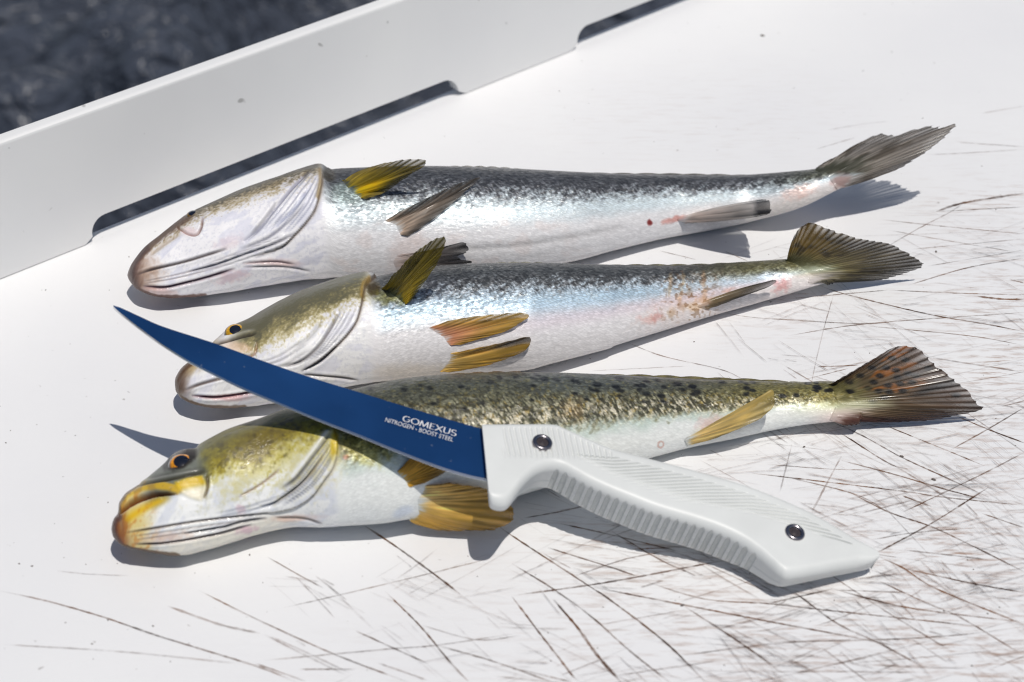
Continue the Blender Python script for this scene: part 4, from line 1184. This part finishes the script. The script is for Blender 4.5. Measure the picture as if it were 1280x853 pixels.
fin('tail_fin', fC, rC, [(1030, 481, ('b', .2)), (1040, 492, ('b', .2)), (1044, 508, ('b', .2)), (1040, 524, ('b', .1))],
    [(1047, 475.5, 17.5), (1070, 462, 21), (1095, 447, 25), (1115, 435, 28), (1133, 431.5, 29), (1148, 435, 28), (1161, 445, 26), (1181, 464, 21), (1196, 475, 18), (1213, 490, 13), (1225, 504, 9), (1231, 511, 7), (1215, 516.5, 5), (1170, 524.5, 3), (1120, 528, 2.5), (1085, 527, 3)],
    (120, 106, 76), (74, 50, 34), nr=22, bulge=1.2, jag=.04, raydark=.45, paint=paint_tailC, seed=24, corr=.3, conform='over')

# folded dorsal fins, flat along the far side of each back
def dorsal(fish, parent, xa, xb, col, seed, h=3.0):
    ia, ib = np.searchsorted(fish.xs, [xa, xb])
    n = 160
    idx = np.linspace(ia, ib, n).astype(int)
    j = int(round(-0.06 / 2 * BW)) % BW
    R = fish.P[idx, j]; nn = fish.Nn[idx, j]
    prof = np.sin(np.linspace(0, np.pi, n)) ** .5 * h * .001
    sag = np.abs(np.sin(np.linspace(0, 9 * np.pi, n))) * .25 + .75
    V = []
    for k in range(5):
        t = k / 4
        back = fish.h[idx] * 0.6 + np.array([0, 0, 0.15])
        V.append(R - nn * .0006 + (nn * .5 + back * .7) * (prof * sag * t)[:, None] + np.array([0.004, 0, 0]) * t)
    V = np.array(V).reshape(-1, 3)
    W = V + np.array([0, -.0003, .0003])
    F = grid_faces(5, n)
    o = mesh_obj('dorsal_fin', np.vstack([V, W]), np.vstack([F, F[:, ::-1] + len(V)]), M_FIN, parent)
    c = np.array(col, float)[None] * (.6 + .8 * fbm(np.tile(np.linspace(0, 60, n), 5), np.repeat(np.arange(5), n), seed, 2))[:, None]
    set_col(o, 'skin', lin(np.clip(np.vstack([c, c]), 0, 255)))
    set_f(o, 'cover', np.full(2 * len(V), .8))
dorsal(fA, rA, 520, 660, (120, 118, 112), 1, 2.2); dorsal(fA, rA, 690, 960, (120, 118, 112), 2, 2.0)
dorsal(fB, rB, 560, 700, (130, 128, 112), 3, 2.2); dorsal(fB, rB, 715, 950, (130, 126, 96), 4, 2.0)
dorsal(fC, rC, 480, 690, (128, 104, 76), 5, 2.4); dorsal(fC, rC, 700, 1000, (120, 112, 70), 6, 2.2)

# ------------------------------------------------------------------ fillet knife
K1 = at_z(np.array(455.0), np.array(510.0), np.array(0.0452))
K2 = at_z(np.array(1095.0), np.array(704.0), np.array(0.0046))
ka = K1 - K2; ka /= np.linalg.norm(ka)
kw = np.cross(ka, [0, 0, 1.0]); kw /= np.linalg.norm(kw)       # across the knife, horizontal
kn = np.cross(kw, ka)
if kn[2] < 0: kn = -kn
ROLL = math.radians(5.0)
kq = kw if kw[1] < 0 else -kw
kn = kn * math.cos(ROLL) + kq * math.sin(ROLL)
kw = np.cross(kn, ka)
def kp(px, py, off=0.0):
    """photo pixel onto the knife's mid plane, shifted by off metres along its normal"""
    return at_plane(np.asarray(px, float), np.asarray(py, float), K2 + kn * off, kn)
knife = thing('fillet_knife', 'fillet knife with blue coated blade and ribbed pale grey handle lying across two fish', 'knife', tuple(K2 * [1, 1, 0]))

spine = smooth_curve([(141.5, 384), (152, 387.5), (175, 398), (205, 411), (270, 432), (330, 454), (390, 474.5), (450, 493), (500, 508.5), (550, 523.5), (612, 541)], 160)
edge = smooth_curve([(141.5, 384.5), (150, 393), (180, 416.5), (206, 435), (235, 453), (270, 471), (305, 488), (355, 509), (405, 529.5), (450, 547), (500, 567.5), (550, 586.5), (585, 597), (614, 603)], 160)
# resample both on common stations so the strip is clean
TB = 0.0017
def strip(A, B, n, offa, offb):
    """ruled strip of n rows between pixel curves A and B, offsets in metres for each"""
    rows = []
    for k in range(n):
        t = k / (n - 1)
        rows.append(kp(A[:, 0] * (1 - t) + B[:, 0] * t, A[:, 1] * (1 - t) + B[:, 1] * t, 0) + kn * (offa * (1 - t) + offb * t))
    return np.array(rows)
tip_t = np.clip(np.linspace(0, 1, 160) / 0.12, 0, 1)
bev = edge + (spine - edge) * (0.030 * tip_t + 0.10 * (1 - tip_t))[:, None]
T1 = strip(spine, bev, 14, TB / 2, TB * 0.35); T2 = strip(spine, bev, 14, -TB / 2, -TB * 0.35)
nr_, nc_ = T1.shape[:2]
F1 = grid_faces(nr_, nc_); nV = nr_ * nc_
lp = [j for j in range(nc_)] + [i * nc_ + nc_ - 1 for i in range(1, nr_)] + [(nr_ - 1) * nc_ + j for j in range(nc_ - 2, -1, -1)] + [i * nc_ for i in range(nr_ - 2, 0, -1)]
rim = np.array([[lp[i], lp[(i + 1) % len(lp)], lp[(i + 1) % len(lp)] + nV, lp[i] + nV] for i in range(len(lp))])[:, ::-1]
blade = mesh_obj('blade', np.vstack([T1.reshape(-1, 3), T2.reshape(-1, 3)]), np.vstack([F1, F2 if False else F1[:, ::-1] + nV, rim]), M_BLADE, knife, smooth=False)
B1 = strip(bev, edge, 3, TB * 0.35, 0.00005); B2 = strip(bev, edge, 3, -TB * 0.35, -0.00005)
nr_, nc_ = B1.shape[:2]; F1 = grid_faces(nr_, nc_); nV = nr_ * nc_
lp = [j for j in range(nc_)] + [i * nc_ + nc_ - 1 for i in range(1, nr_)] + [(nr_ - 1) * nc_ + j for j in range(nc_ - 2, -1, -1)] + [i * nc_ for i in range(nr_ - 2, 0, -1)]
rim = np.array([[lp[i], lp[(i + 1) % len(lp)], lp[(i + 1) % len(lp)] + nV, lp[i] + nV] for i in range(len(lp))])[:, ::-1]
ce = mesh_obj('cutting_edge', np.vstack([B1.reshape(-1, 3), B2.reshape(-1, 3)]), np.vstack([F1, F1[:, ::-1] + nV, rim]), M_STEEL, blade, smooth=False)
ce['label'] = 'bright ground steel edge along the blue blade'
for o in (blade, ce):
    bm = bmesh.new(); bm.from_mesh(o.data); bmesh.ops.remove_doubles(bm, verts=bm.verts, dist=2e-6); bmesh.ops.recalc_face_normals(bm, faces=bm.faces); bm.to_mesh(o.data); bm.free()

# ---- handle: stations along the photo's x, section a rounded slab with grooves
HT = 0.0050                      # top face above the blade's plane
SLA = 0.10                       # stations follow the slanted front face of the handle
back = np.array([(600.5, 530), (612, 530), (650, 530), (690, 530.5), (706, 536), (735, 549), (768, 562), (820, 575.5), (880, 591.5), (940, 610), (1005, 637), (1045, 659), (1070, 674.5), (1085, 684), (1093, 690), (1097, 695)], float)
front = np.array([(609.5, 624), (613, 628), (619, 630), (626, 630.5), (632, 629), (638, 624), (644, 616.5), (652, 606), (661, 597.5), (670, 591), (680, 587), (692, 585.5), (703, 588), (717, 595.5), (735, 605.5), (760, 617), (785, 627), (820, 640.5), (870, 655.5), (900, 666), (925, 678), (945, 691.5), (962, 706), (974, 716.5), (984, 721.5), (1000, 720), (1040, 713), (1075, 707), (1090, 704), (1097, 700)], float)
NS = 1100
def slant(p):
    p = smooth_curve(p, 3000); p[:, 0] -= (p[:, 1] - 531) * SLA
    return p[np.argsort(p[:, 0], kind='stable')]
sb_, sf_ = slant(back), slant(front)
xs = np.linspace(600.7, 1080.2, NS)
ybk = np.interp(xs, sb_[:, 0], sb_[:, 1]); yfr = np.interp(xs, sf_[:, 0], sf_[:, 1])
xfr = xs + (yfr - 531) * SLA
base_off = HT - .002
Pb = kp(xs + (ybk - 531) * SLA, ybk, base_off); Pf = kp(xfr, yfr, base_off)
THK = smooth_curve([(590, 7.6), (626, 7.8), (640, 7.6), (652, 9.6), (668, 13), (690, 15.4), (715, 16.3), (785, 17.3), (880, 17.4), (920, 16.8), (945, 14.4), (970, 11.8), (984, 10.4), (1030, 9.4), (1100, 8.4)], 800)
thk = np.interp(xfr, THK[:, 0], THK[:, 1]) * .001
zb = HT - thk                    # underside of the handle
ac = Pf - Pb; Wd = np.linalg.norm(ac, axis=1); ac /= Wd[:, None]
# outward direction of the front wall, square to the outline (not to the station line)
tg = np.gradient(Pf, axis=0); tg /= np.linalg.norm(tg, axis=1)[:, None] + 1e-12
of = np.cross(tg, kn); of *= np.sign((of * ac).sum(1))[:, None]
NT, NC, NW = 110, 12, 44
def lerp(a, b, t): return a * (1 - t) + b * t
r = np.minimum(.0036, Wd * .30)
rows = []; info = []
# top face, from back to front
for t in np.linspace(0, 1, NT):
    rows.append((Pb + ac * r[:, None] + ac * ((Wd - 2 * r) * t)[:, None], np.full(NS, HT), 0, t))
# front round
for a in np.linspace(0, math.pi / 2, NC + 1)[1:]:
    rows.append((Pf - ac * (r * (1 - math.sin(a)))[:, None], HT - r * (1 - math.cos(a)), 1, a))
# front wall downwards, leaning slightly inward
for t in np.linspace(0, 1, NW + 1)[1:]:
    z0 = HT - r; z1 = zb + .0012
    rows.append((Pf - ac * (.0012 * t) , lerp(z0, z1, t), 2, t))
rows.append((Pf - ac * .0024, zb, 3, 0))
rows.append((Pb + ac * .0012, zb, 3, 1))
rows.append((Pb + ac * .0002, zb + .0012, 4, 0))
rows.append((Pb, (zb + HT - r) / 2, 4, 0))
for a in np.linspace(0, math.pi / 2, NC + 1)[:-1]:
    rows.append((Pb + ac * (r * (1 - math.cos(a)))[:, None], HT - r + r * math.sin(a), 5, a))
V = []
for (P, z, kind, t) in rows:
    z = np.asarray(z, float)
    P = P + kn * (z - base_off)[:, None]
    P = P - ka * ((HT - z) * .21 * (1 - sstep(604, 680, xs)))[:, None]
    if kind == 0:
        X, Y = project(P)
        yb_ = np.interp(X, back[:, 0], back[:, 1])
        g = np.zeros(NS)
        # fine straight ribs round the front screw
        ph = (X + (Y - 530) * -.22 - 628) / 6.7
        rib = np.exp(-((ph - np.round(ph)) / .22) ** 2) * sstep(626, 632, X) * (1 - sstep(760, 772, X)) * sstep(yb_ + 1, yb_ + 4, Y) * (1 - sstep(566, 576, Y + (X - 690) * -.02))
        g += rib * .0007
        # long slanted ribs further back
        px_ = X - (-3.2) * (Y - (yb_ + 9)) * 0 + (Y - yb_ - 9) * 3.2
        ph = (px_ - 772) / 13.2
        idn = np.round(ph)
        lenf = np.interp(772 + idn * 13.2, [772, 960, 1070], [14, 26, 10])
        dep = np.clip((Y - yb_ - 8), 0, None)
        act = (idn >= 0) & (idn <= 22)
        g += np.exp(-((ph - idn) / .19) ** 2) * act * sstep(7.5, 9.5, Y - yb_) * (1 - sstep(.55, 1.0, dep / (lenf * 1.5))) * .0011
        P = P - kn * g[:, None]
    if kind == 2 or (kind == 1 and t > .6):
        # scalloped grip: upright channels with rounded tops
        X, Y = project(P)
        xs_ = xfr
        ph = (xs_ - 697) / 10.75
        idn = np.round(ph)
        fr2 = (ph - idn)
        act = (idn >= 0) & (idn <= 23)
        tt = t if kind == 2 else -0.12 * (1 - (t - .6) / (math.pi / 2 - .6))
        arch = np.sqrt(np.clip(1 - (fr2 / .30) ** 2, 0, 1))
        ent = sstep(-.02, .06, tt + .10 * (arch - 1) + .02)
        P = P - of * (arch ** .8 * act * ent * .0014)[:, None]
        # parting line round the middle of the wall
        if kind == 2: P = P - of * (.00022 * math.exp(-((t - .55) / .02) ** 2))
    V.append(P)
V = np.array(V)                       # rows x stations
NR = len(V)
V = V.transpose(1, 0, 2)              # stations x rows
F = grid_faces(NS, NR, wrap=True)
hv = V.reshape(-1, 3)
handle = mesh_obj('handle', hv, F, M_HANDLE, knife)
bm = bmesh.new(); bm.from_mesh(handle.data); bm.verts.ensure_lookup_table()
c1 = [bm.verts[i] for i in range(NR)]; c2 = [bm.verts[(NS - 1) * NR + i] for i in range(NR)]
fa = bm.faces.new(c1); fb = bm.faces.new(c2[::-1])
bmesh.ops.recalc_face_normals(bm, faces=bm.faces)
bm.to_mesh(handle.data); bm.free()

# screws
def screw(px, py):
    c = kp(px, py, HT)
    def ringmesh(prof, seg=40):
        VV = []
        for rr, zz in prof:
            for k in range(seg):
                a = 2 * math.pi * k / seg
                VV.append(c + ka * rr * math.cos(a) + kw * rr * math.sin(a) + kn * zz)
        return np.array(VV), grid_faces(len(prof), seg, True)
    VV, FF = ringmesh([(.0036, -.0004), (.0036, .0002), (.0034, .0006), (.0030, .0008), (.0024, .0007), (.0021, .0004), (.0020, -.0003)])
    s = mesh_obj('screw', VV, FF[:, ::-1], M_SCREW, knife)
    VV, FF = ringmesh([(.0021, .00005), (.0013, .0001), (.0009, .00035), (.0001, .0004)], 12)
    mesh_obj('socket', VV, FF[:, ::-1], M_SOCKET, s, smooth=False)
screw(678, 553.5); screw(993.5, 666)

# ---- lettering on the blade
OFFP = TB / 2 + .00012
def text_frame(p0, p1):
    A = kp(p0[0], p0[1], OFFP); B = kp(p1[0], p1[1], OFFP)
    d = B - A; L = np.linalg.norm(d); d /= L
    up = np.cross(kn, d)
    return A, d, up, L
# letters drawn with a broad pen: uprights thick, cross strokes thin
def arc(cx, cy, rx, ry, a0, a1, n=18):
    return [(cx + rx * math.cos(math.radians(a0 + (a1 - a0) * k / n)), cy + ry * math.sin(math.radians(a0 + (a1 - a0) * k / n))) for k in range(n + 1)]
GLY = {
    'G': (1.05, [arc(.52, .5, .46, .46, 50, 325), [(.92, .24), (.92, .46), (.62, .46)]]),
    'O': (1.15, [arc(.56, .5, .50, .46, 0, 360, 28)]),
    'M': (1.25, [[(.08, .02), (.18, .97)], [(.18, .97), (.60, .08)], [(.60, .08), (1.02, .97)], [(1.02, .97), (1.12, .02)]]),
    'E': (.78, [[(.14, 0), (.14, 1)], [(.14, .96), (.70, .96)], [(.14, .52), (.62, .52)], [(.14, .04), (.72, .04)]]),
    'X': (1.0, [[(.05, 0), (.92, 1)], [(.06, 1), (.95, 0)]]),
    'U': (1.0, [[(.14, 1), (.14, .38)] + arc(.5, .38, .36, .34, 180, 360, 14)[1:] + [(.86, 1)]]),
    'S': (.82, [arc(.40, .73, .29, .23, 30, 270, 14) + arc(.40, .26, .33, .24, 90, -150, 14)[1:]]),
}
def brush(poly, A, d, up, x0, sx, sy, out_v, out_f):
    poly = np.array(poly, float) * [sx, sy] + [x0, 0]
    tgn = np.gradient(poly, axis=0); tgn /= np.linalg.norm(tgn, axis=1)[:, None] + 1e-12
    nn = np.stack([-tgn[:, 1], tgn[:, 0]], 1)
    wd = sy * (.034 + .05 * np.abs(tgn[:, 1]))
    l = poly + nn * wd[:, None]; r_ = poly - nn * wd[:, None]
    b = len(out_v)
    for k in range(len(poly)):
        out_v.append(A + d * l[k, 0] + up * l[k, 1]); out_v.append(A + d * r_[k, 0] + up * r_[k, 1])
    for k in range(len(poly) - 1):
        out_f.append((b + 2 * k, b + 2 * k + 1, b + 2 * k + 3, b + 2 * k + 2))
A, d, up, L = text_frame((502.5, 526.3), (570, 545.8))
if up @ (kp(500, 500, 0) - kp(500, 520, 0)) < 0: up = -up
tot = sum(GLY[c][0] for c in 'GOMEXUS') + .04 * 6
sx = L / tot; sy = .0028; x0 = 0
for ci, ch in enumerate('GOMEXUS'):
    vv, ff = [], []
    for si, sk in enumerate(GLY[ch][1]):
        brush(sk, A + kn * (.00002 * si), d, up, x0, sx, sy, vv, ff)
    mesh_obj('print_letter', np.array(vv), np.array(ff), M_PRINT, blade, smooth=False)
    x0 += sx * (GLY[ch][0] + .04)
cu = bpy.data.curves.new('print_line', 'FONT'); cu.body = 'NITROGEN - BOOST STEEL'; cu.size = 1.0; cu.offset = 0.0
to = bpy.data.objects.new('print_line', cu); C.objects.link(to)
dg = bpy.context.evaluated_depsgraph_get()
me = bpy.data.meshes.new_from_object(to.evaluated_get(dg))
bpy.data.objects.remove(to)
co = np.array([v.co[:] for v in me.vertices])
A, d, up, L = text_frame((481, 527.0), (566, 552.4))
if up @ (kp(500, 500, 0) - kp(500, 520, 0)) < 0: up = -up
wx = co[:, 0].max() - co[:, 0].min(); hy = co[:, 1].max()
W = A + np.outer((co[:, 0] - co[:, 0].min()) * L / wx, d) + np.outer(co[:, 1] / hy * .0019, up)
me.vertices.foreach_set('co', W.astype(np.float32).ravel()); me.update()
me.materials.clear(); me.materials.append(M_PRINT)
po = bpy.data.objects.new('print_line', me); C.objects.link(po); attach(po, blade)

# ------------------------------------------------------------------ knife cuts in the board
CUTS = [
    (.8, 1.3, [(0, 739), (60, 752), (130, 772), (200, 796), (320, 833), (370, 853)]), (.8, 1.2, [(248, 738), (320, 774), (420, 819), (510, 853)]), (.45, 2.0, [(210, 758), (275, 781), (325, 792)]),
    (.5, 1.0, [(72, 714), (110, 718), (160, 720)]), (.3, 1.4, [(5, 806), (150, 815), (300, 830)]), (1, 1.7, [(455, 657), (500, 687), (552, 725), (575, 743)]), (.9, 1.3, [(482, 740), (527, 785), (560, 825), (586, 853)]),
    (.55, 1.0, [(355, 760), (425, 744), (530, 719), (615, 698)]), (.7, 1.2, [(445, 789), (495, 812), (535, 830)]), (.6, 1.1, [(330, 826), (482, 812), (545, 807), (640, 793)]), (.5, 1.0, [(527, 782), (595, 800), (650, 795)]),
    (.7, 1.3, [(545, 807), (600, 822), (640, 835), (690, 853)]), (.7, 1.2, [(320, 830), (382, 852)]), (.55, 1.0, [(335, 697), (370, 717), (405, 736)]), (.6, 1.2, [(375, 837), (445, 837)]), (.6, 1.1, [(472, 829), (535, 851)]),
    (1, 1.5, [(620, 655), (640, 670), (735, 732), (765, 752), (830, 802), (882, 853)]), (.8, 1.4, [(640, 705), (692, 737), (740, 772), (785, 812), (836, 853)]), (.9, 1.5, [(640, 746), (677, 795), (722, 853)]),
    (1, 2.2, [(692, 750), (722, 785), (747, 820), (776, 853)]), (.9, 1.5, [(647, 744), (735, 732), (800, 721), (857, 710), (905, 701)]), (.7, 1.3, [(685, 685), (765, 710), (800, 722)]), (.9, 1.5, [(740, 734), (852, 756), (960, 777), (1067, 797), (1130, 810)]),
    (.8, 1.3, [(800, 725), (880, 749), (960, 755), (1060, 766), (1230, 784)]), (.7, 1.3, [(852, 756), (927, 805), (975, 840)]), (.7, 1.2, [(640, 835), (715, 853)]), (.4, 1.0, [(745, 782), (815, 770), (860, 762)]),
    (.8, 1.3, [(765, 665), (825, 700), (870, 720)]), (.7, 1.2, [(790, 687), (840, 685)]), (.8, 1.3, [(655, 648), (700, 640), (740, 630)]), (.8, 1.3, [(700, 655), (760, 668), (850, 690)]), (1, 1.6, [(1100, 697), (1130, 711), (1172, 737), (1280, 781)]),
    (.9, 1.4, [(1130, 711), (1217, 730), (1280, 741)]), (.9, 1.3, [(1097, 691), (1155, 660), (1185, 642), (1235, 610)]), (.9, 1.5, [(1055, 612), (1110, 640), (1165, 659), (1220, 685), (1280, 715)]), (.9, 1.6, [(992, 740), (1047, 780), (1100, 805), (1150, 832)]),
    (.6, 1.2, [(960, 840), (1067, 840), (1145, 841)]), (.7, 1.2, [(960, 803), (1100, 800), (1175, 796), (1240, 790)]), (.7, 1.2, [(1095, 725), (1160, 755), (1200, 772), (1280, 820)]), (.8, 1.3, [(1042, 737), (1120, 757), (1185, 767), (1280, 778)]),
    (.6, 1.1, [(1045, 738), (1135, 741)]), (.7, 1.1, [(1090, 675), (1145, 666), (1222, 660)]), (.6, 1.4, [(1130, 688), (1185, 694), (1235, 700)]), (.6, 1.1, [(1027, 810), (1085, 853)]), (.8, 1.2, [(1227, 642), (1280, 660)]),
    (.9, 1.4, [(1052, 576), (1120, 594), (1185, 613), (1231, 625)]), (.8, 1.3, [(1053, 543), (1110, 579), (1135, 587)]), (.9, 1.3, [(1036, 526), (1080, 546), (1125, 571), (1175, 594), (1236, 622)]), (.9, 1.2, [(1106, 532), (1185, 564), (1231, 583)]),
    (1, 1.4, [(1195, 520), (1235, 537), (1280, 554)]), (.8, 1.2, [(1280, 510), (1231, 539), (1188, 563)]), (.7, 1.2, [(1280, 566), (1226, 594), (1130, 640)]), (.5, 1.0, [(960, 581), (1045, 587), (1120, 588)]), (.9, 1.3, [(940, 592), (975, 596), (1125, 614), (1180, 622), (1280, 632)]),
    (.8, 1.2, [(985, 597), (1068, 618), (1110, 640)]), (.8, 1.5, [(1128, 620), (1165, 634)]), (.7, 1.1, [(1022, 459), (1073, 457)]), (.6, 1.0, [(1005, 475), (1060, 461)]), (.35, .9, [(1042, 368), (1026, 426), (1012, 490)]), (.3, 1.2, [(990, 555), (975, 615)]), (.35, 1.6, [(1052, 570), (1015, 640)]),
    (.7, 1.2, [(1110, 308), (1150, 285), (1185, 267), (1205, 254)]), (.9, 3.0, [(1170, 265), (1205, 254), (1280, 242)]), (.7, 1.2, [(1170, 265), (1280, 259)]), (.6, 1.1, [(1102, 275), (1167, 282), (1280, 293)]), (.6, 1.1, [(1110, 288), (1177, 300), (1267, 315)]),
    (.6, 1.0, [(1140, 312), (1280, 299)]), (.7, 1.1, [(1135, 357), (1210, 335), (1280, 323)]), (.6, 1.1, [(1160, 333), (1280, 313)]), (1, 1.4, [(1020, 356), (1060, 369), (1160, 393), (1235, 406), (1280, 415)]), (.6, 1.1, [(1110, 363), (1200, 367), (1280, 369)]),
    (.6, 1.1, [(985, 374), (1110, 363)]), (.6, 1.0, [(960, 399), (1085, 405), (1135, 398)]), (.6, 1.1, [(985, 420), (1085, 405), (1280, 391)]), (.6, 1.1, [(1085, 408), (1210, 420), (1280, 432)]), (.8, 2.6, [(1222, 371), (1250, 374), (1280, 375)]), (.7, 2.0, [(1262, 350), (1280, 354)]),
    (.7, 1.2, [(785, 429), (830, 446), (900, 462), (930, 475)]), (.4, 1.0, [(740, 464), (860, 458)]), (.5, 1.0, [(905, 392), (950, 398), (1020, 401)]), (.6, 1.2, [(825, 314), (870, 325)]), (.6, 1.2, [(905, 314), (935, 327)]),
    (.35, 1.2, [(1035, 163), (1075, 156), (1112, 152)]), (.35, 1.1, [(1020, 187), (1070, 172)]), (.5, 1.3, [(1228, 142), (1280, 133)]), (.45, 1.1, [(1160, 194), (1220, 191), (1280, 187)]), (.45, 1.1, [(1195, 178), (1280, 184)]),
    (.7, 1.2, [(960, 755), (1040, 737)]), (.6, 1.1, [(720, 720), (780, 700), (830, 690)]), (.5, 1.0, [(850, 820), (960, 806), (1060, 800)]), (.5, 1.0, [(770, 845), (900, 826)]), (.6, 1.2, [(870, 700), (960, 740), (1000, 748)]), (.6, 1.1, [(1010, 700), (1100, 760), (1190, 815)]),
]
rs = np.random.RandomState(11)
def wob(p, n):
    c = smooth_curve(p, n)
    return c
def addcut(stv, wpx, poly, wear=0.35):
    c = wob(poly, max(10, int(np.linalg.norm(np.array(poly[-1]) - np.array(poly[0])) / 4)))
    P = at_z(c[:, 0], c[:, 1], 0.0)
    P[:, :2] += (rs.rand(len(P), 2) - .5) * .00010
    tg_ = np.gradient(P, axis=0); tg_ /= np.linalg.norm(tg_, axis=1)[:, None] + 1e-12
    nn = np.stack([-tg_[:, 1], tg_[:, 0], 0 * tg_[:, 0]], 1)
    s = np.linspace(0, 1, len(P))
    tap = np.clip(np.minimum(s, 1 - s) * 9, .15, 1) ** .6
    wd = wpx * .00022 * tap * (.65 + .7 * rs.rand(len(P)))
    st_ = stv * (.55 + .75 * vnoise(s * len(P) * .12, 0 * s + rs.rand() * 99, 5)) * tap
    return P, nn, wd, st_
segs = [addcut(a, b, p) for a, b, p in CUTS]
# many finer, fainter cuts; two main directions of work, thickest to the right and front
for k in range(1500):
    x = rs.beta(2.1, 1.0) * 1020 + 300; y = 220 + rs.beta(1.7, 1.1) * 670
    if x < 620 and y < 700: continue
    if x < 900 and y < 560: continue
    q = rs.rand()
    ang = (rs.normal(33, 9) if q < .38 else (rs.normal(9, 6) if q < .68 else rs.normal(-12, 7)))
    ln = rs.gamma(2.0, 30) + 10
    if k % 3 and k > 40:
        # cuts come in groups made with the same stroke
        x = x_p + rs.normal(0, 26); y = y_p + rs.normal(0, 9); ang = ang_p + rs.normal(0, 3)
    x_p, y_p, ang_p = x, y, ang
    a = math.radians(ang); bend = rs.normal(0, .025)
    p = [(x, y), (x + ln * .5 * math.cos(a), y + ln * .5 * math.sin(a)), (x + ln * .5 * (math.cos(a) + math.cos(a + bend)), y + ln * .5 * (math.sin(a) + math.sin(a + bend)))]
    far = 1 - .35 * sstep(430, 230, y)
    segs.append(addcut((.10 + .36 * rs.rand() ** 2) * far, .6 + .9 * rs.rand(), p))
VV = []; FF = []; SS = []; b = 0
for qi, (P, nn, wd, st_) in enumerate(segs):
    m = len(P)
    z = np.array([0, 0, .00008 + .0000006 * qi])
    VV.append(P + nn * wd[:, None] + z); VV.append(P - nn * wd[:, None] + z); SS.append(st_); SS.append(st_)
    i = np.arange(m - 1)
    FF.append(np.stack([b + i + m, b + i + m + 1, b + i + 1, b + i], 1)); b += 2 * m
cuts = mesh_obj('knife_cuts', np.vstack(VV), np.vstack(FF), M_SCRATCH, table, smooth=False)
set_f(cuts, 'strength', np.concatenate(SS))
cuts['kind'] = 'stuff'
cuts['label'] = 'brown stained knife cuts criss-crossing the white board'
# crumbs of dirt and scale lying on the board
bm = bmesh.new()
for (x, y, r) in [(953, 45, 2.6), (1170, 315, 1.6), (1167, 600, 2.0), (1127, 571, 1.8), (853, 757, 1.7), (1005, 559, 1.3), (312, 694, 1.0), (40, 708, 1.0), (24, 705, .9), (640, 330, .8)] + [(rs.rand() * 1280, 60 + rs.rand() * 790, .35 + .6 * rs.rand() ** 3) for _ in range(260)]:
    p = at_z(np.array(float(x)), np.array(float(y)), np.array(0.0))
    if (p - A0) @ nrm < .004: continue
    m4 = Matrix.Translation(Vector(p) + Vector((0, 0, r * .00006))) @ Matrix.Rotation(rs.rand() * 6, 4, 'Z') @ Matrix.Diagonal((r * .00055, r * .00032, r * .0002, 1))
    bmesh.ops.create_icosphere(bm, subdivisions=1, radius=1, matrix=m4)
sp_ = bm_obj('dirt_specks', bm, mat_simple('dark_dirt', (.13, .11, .10), .8, 0, .2), table)
sp_['kind'] = 'stuff'
sp_['label'] = 'small dark specks of dirt scattered on the white board'
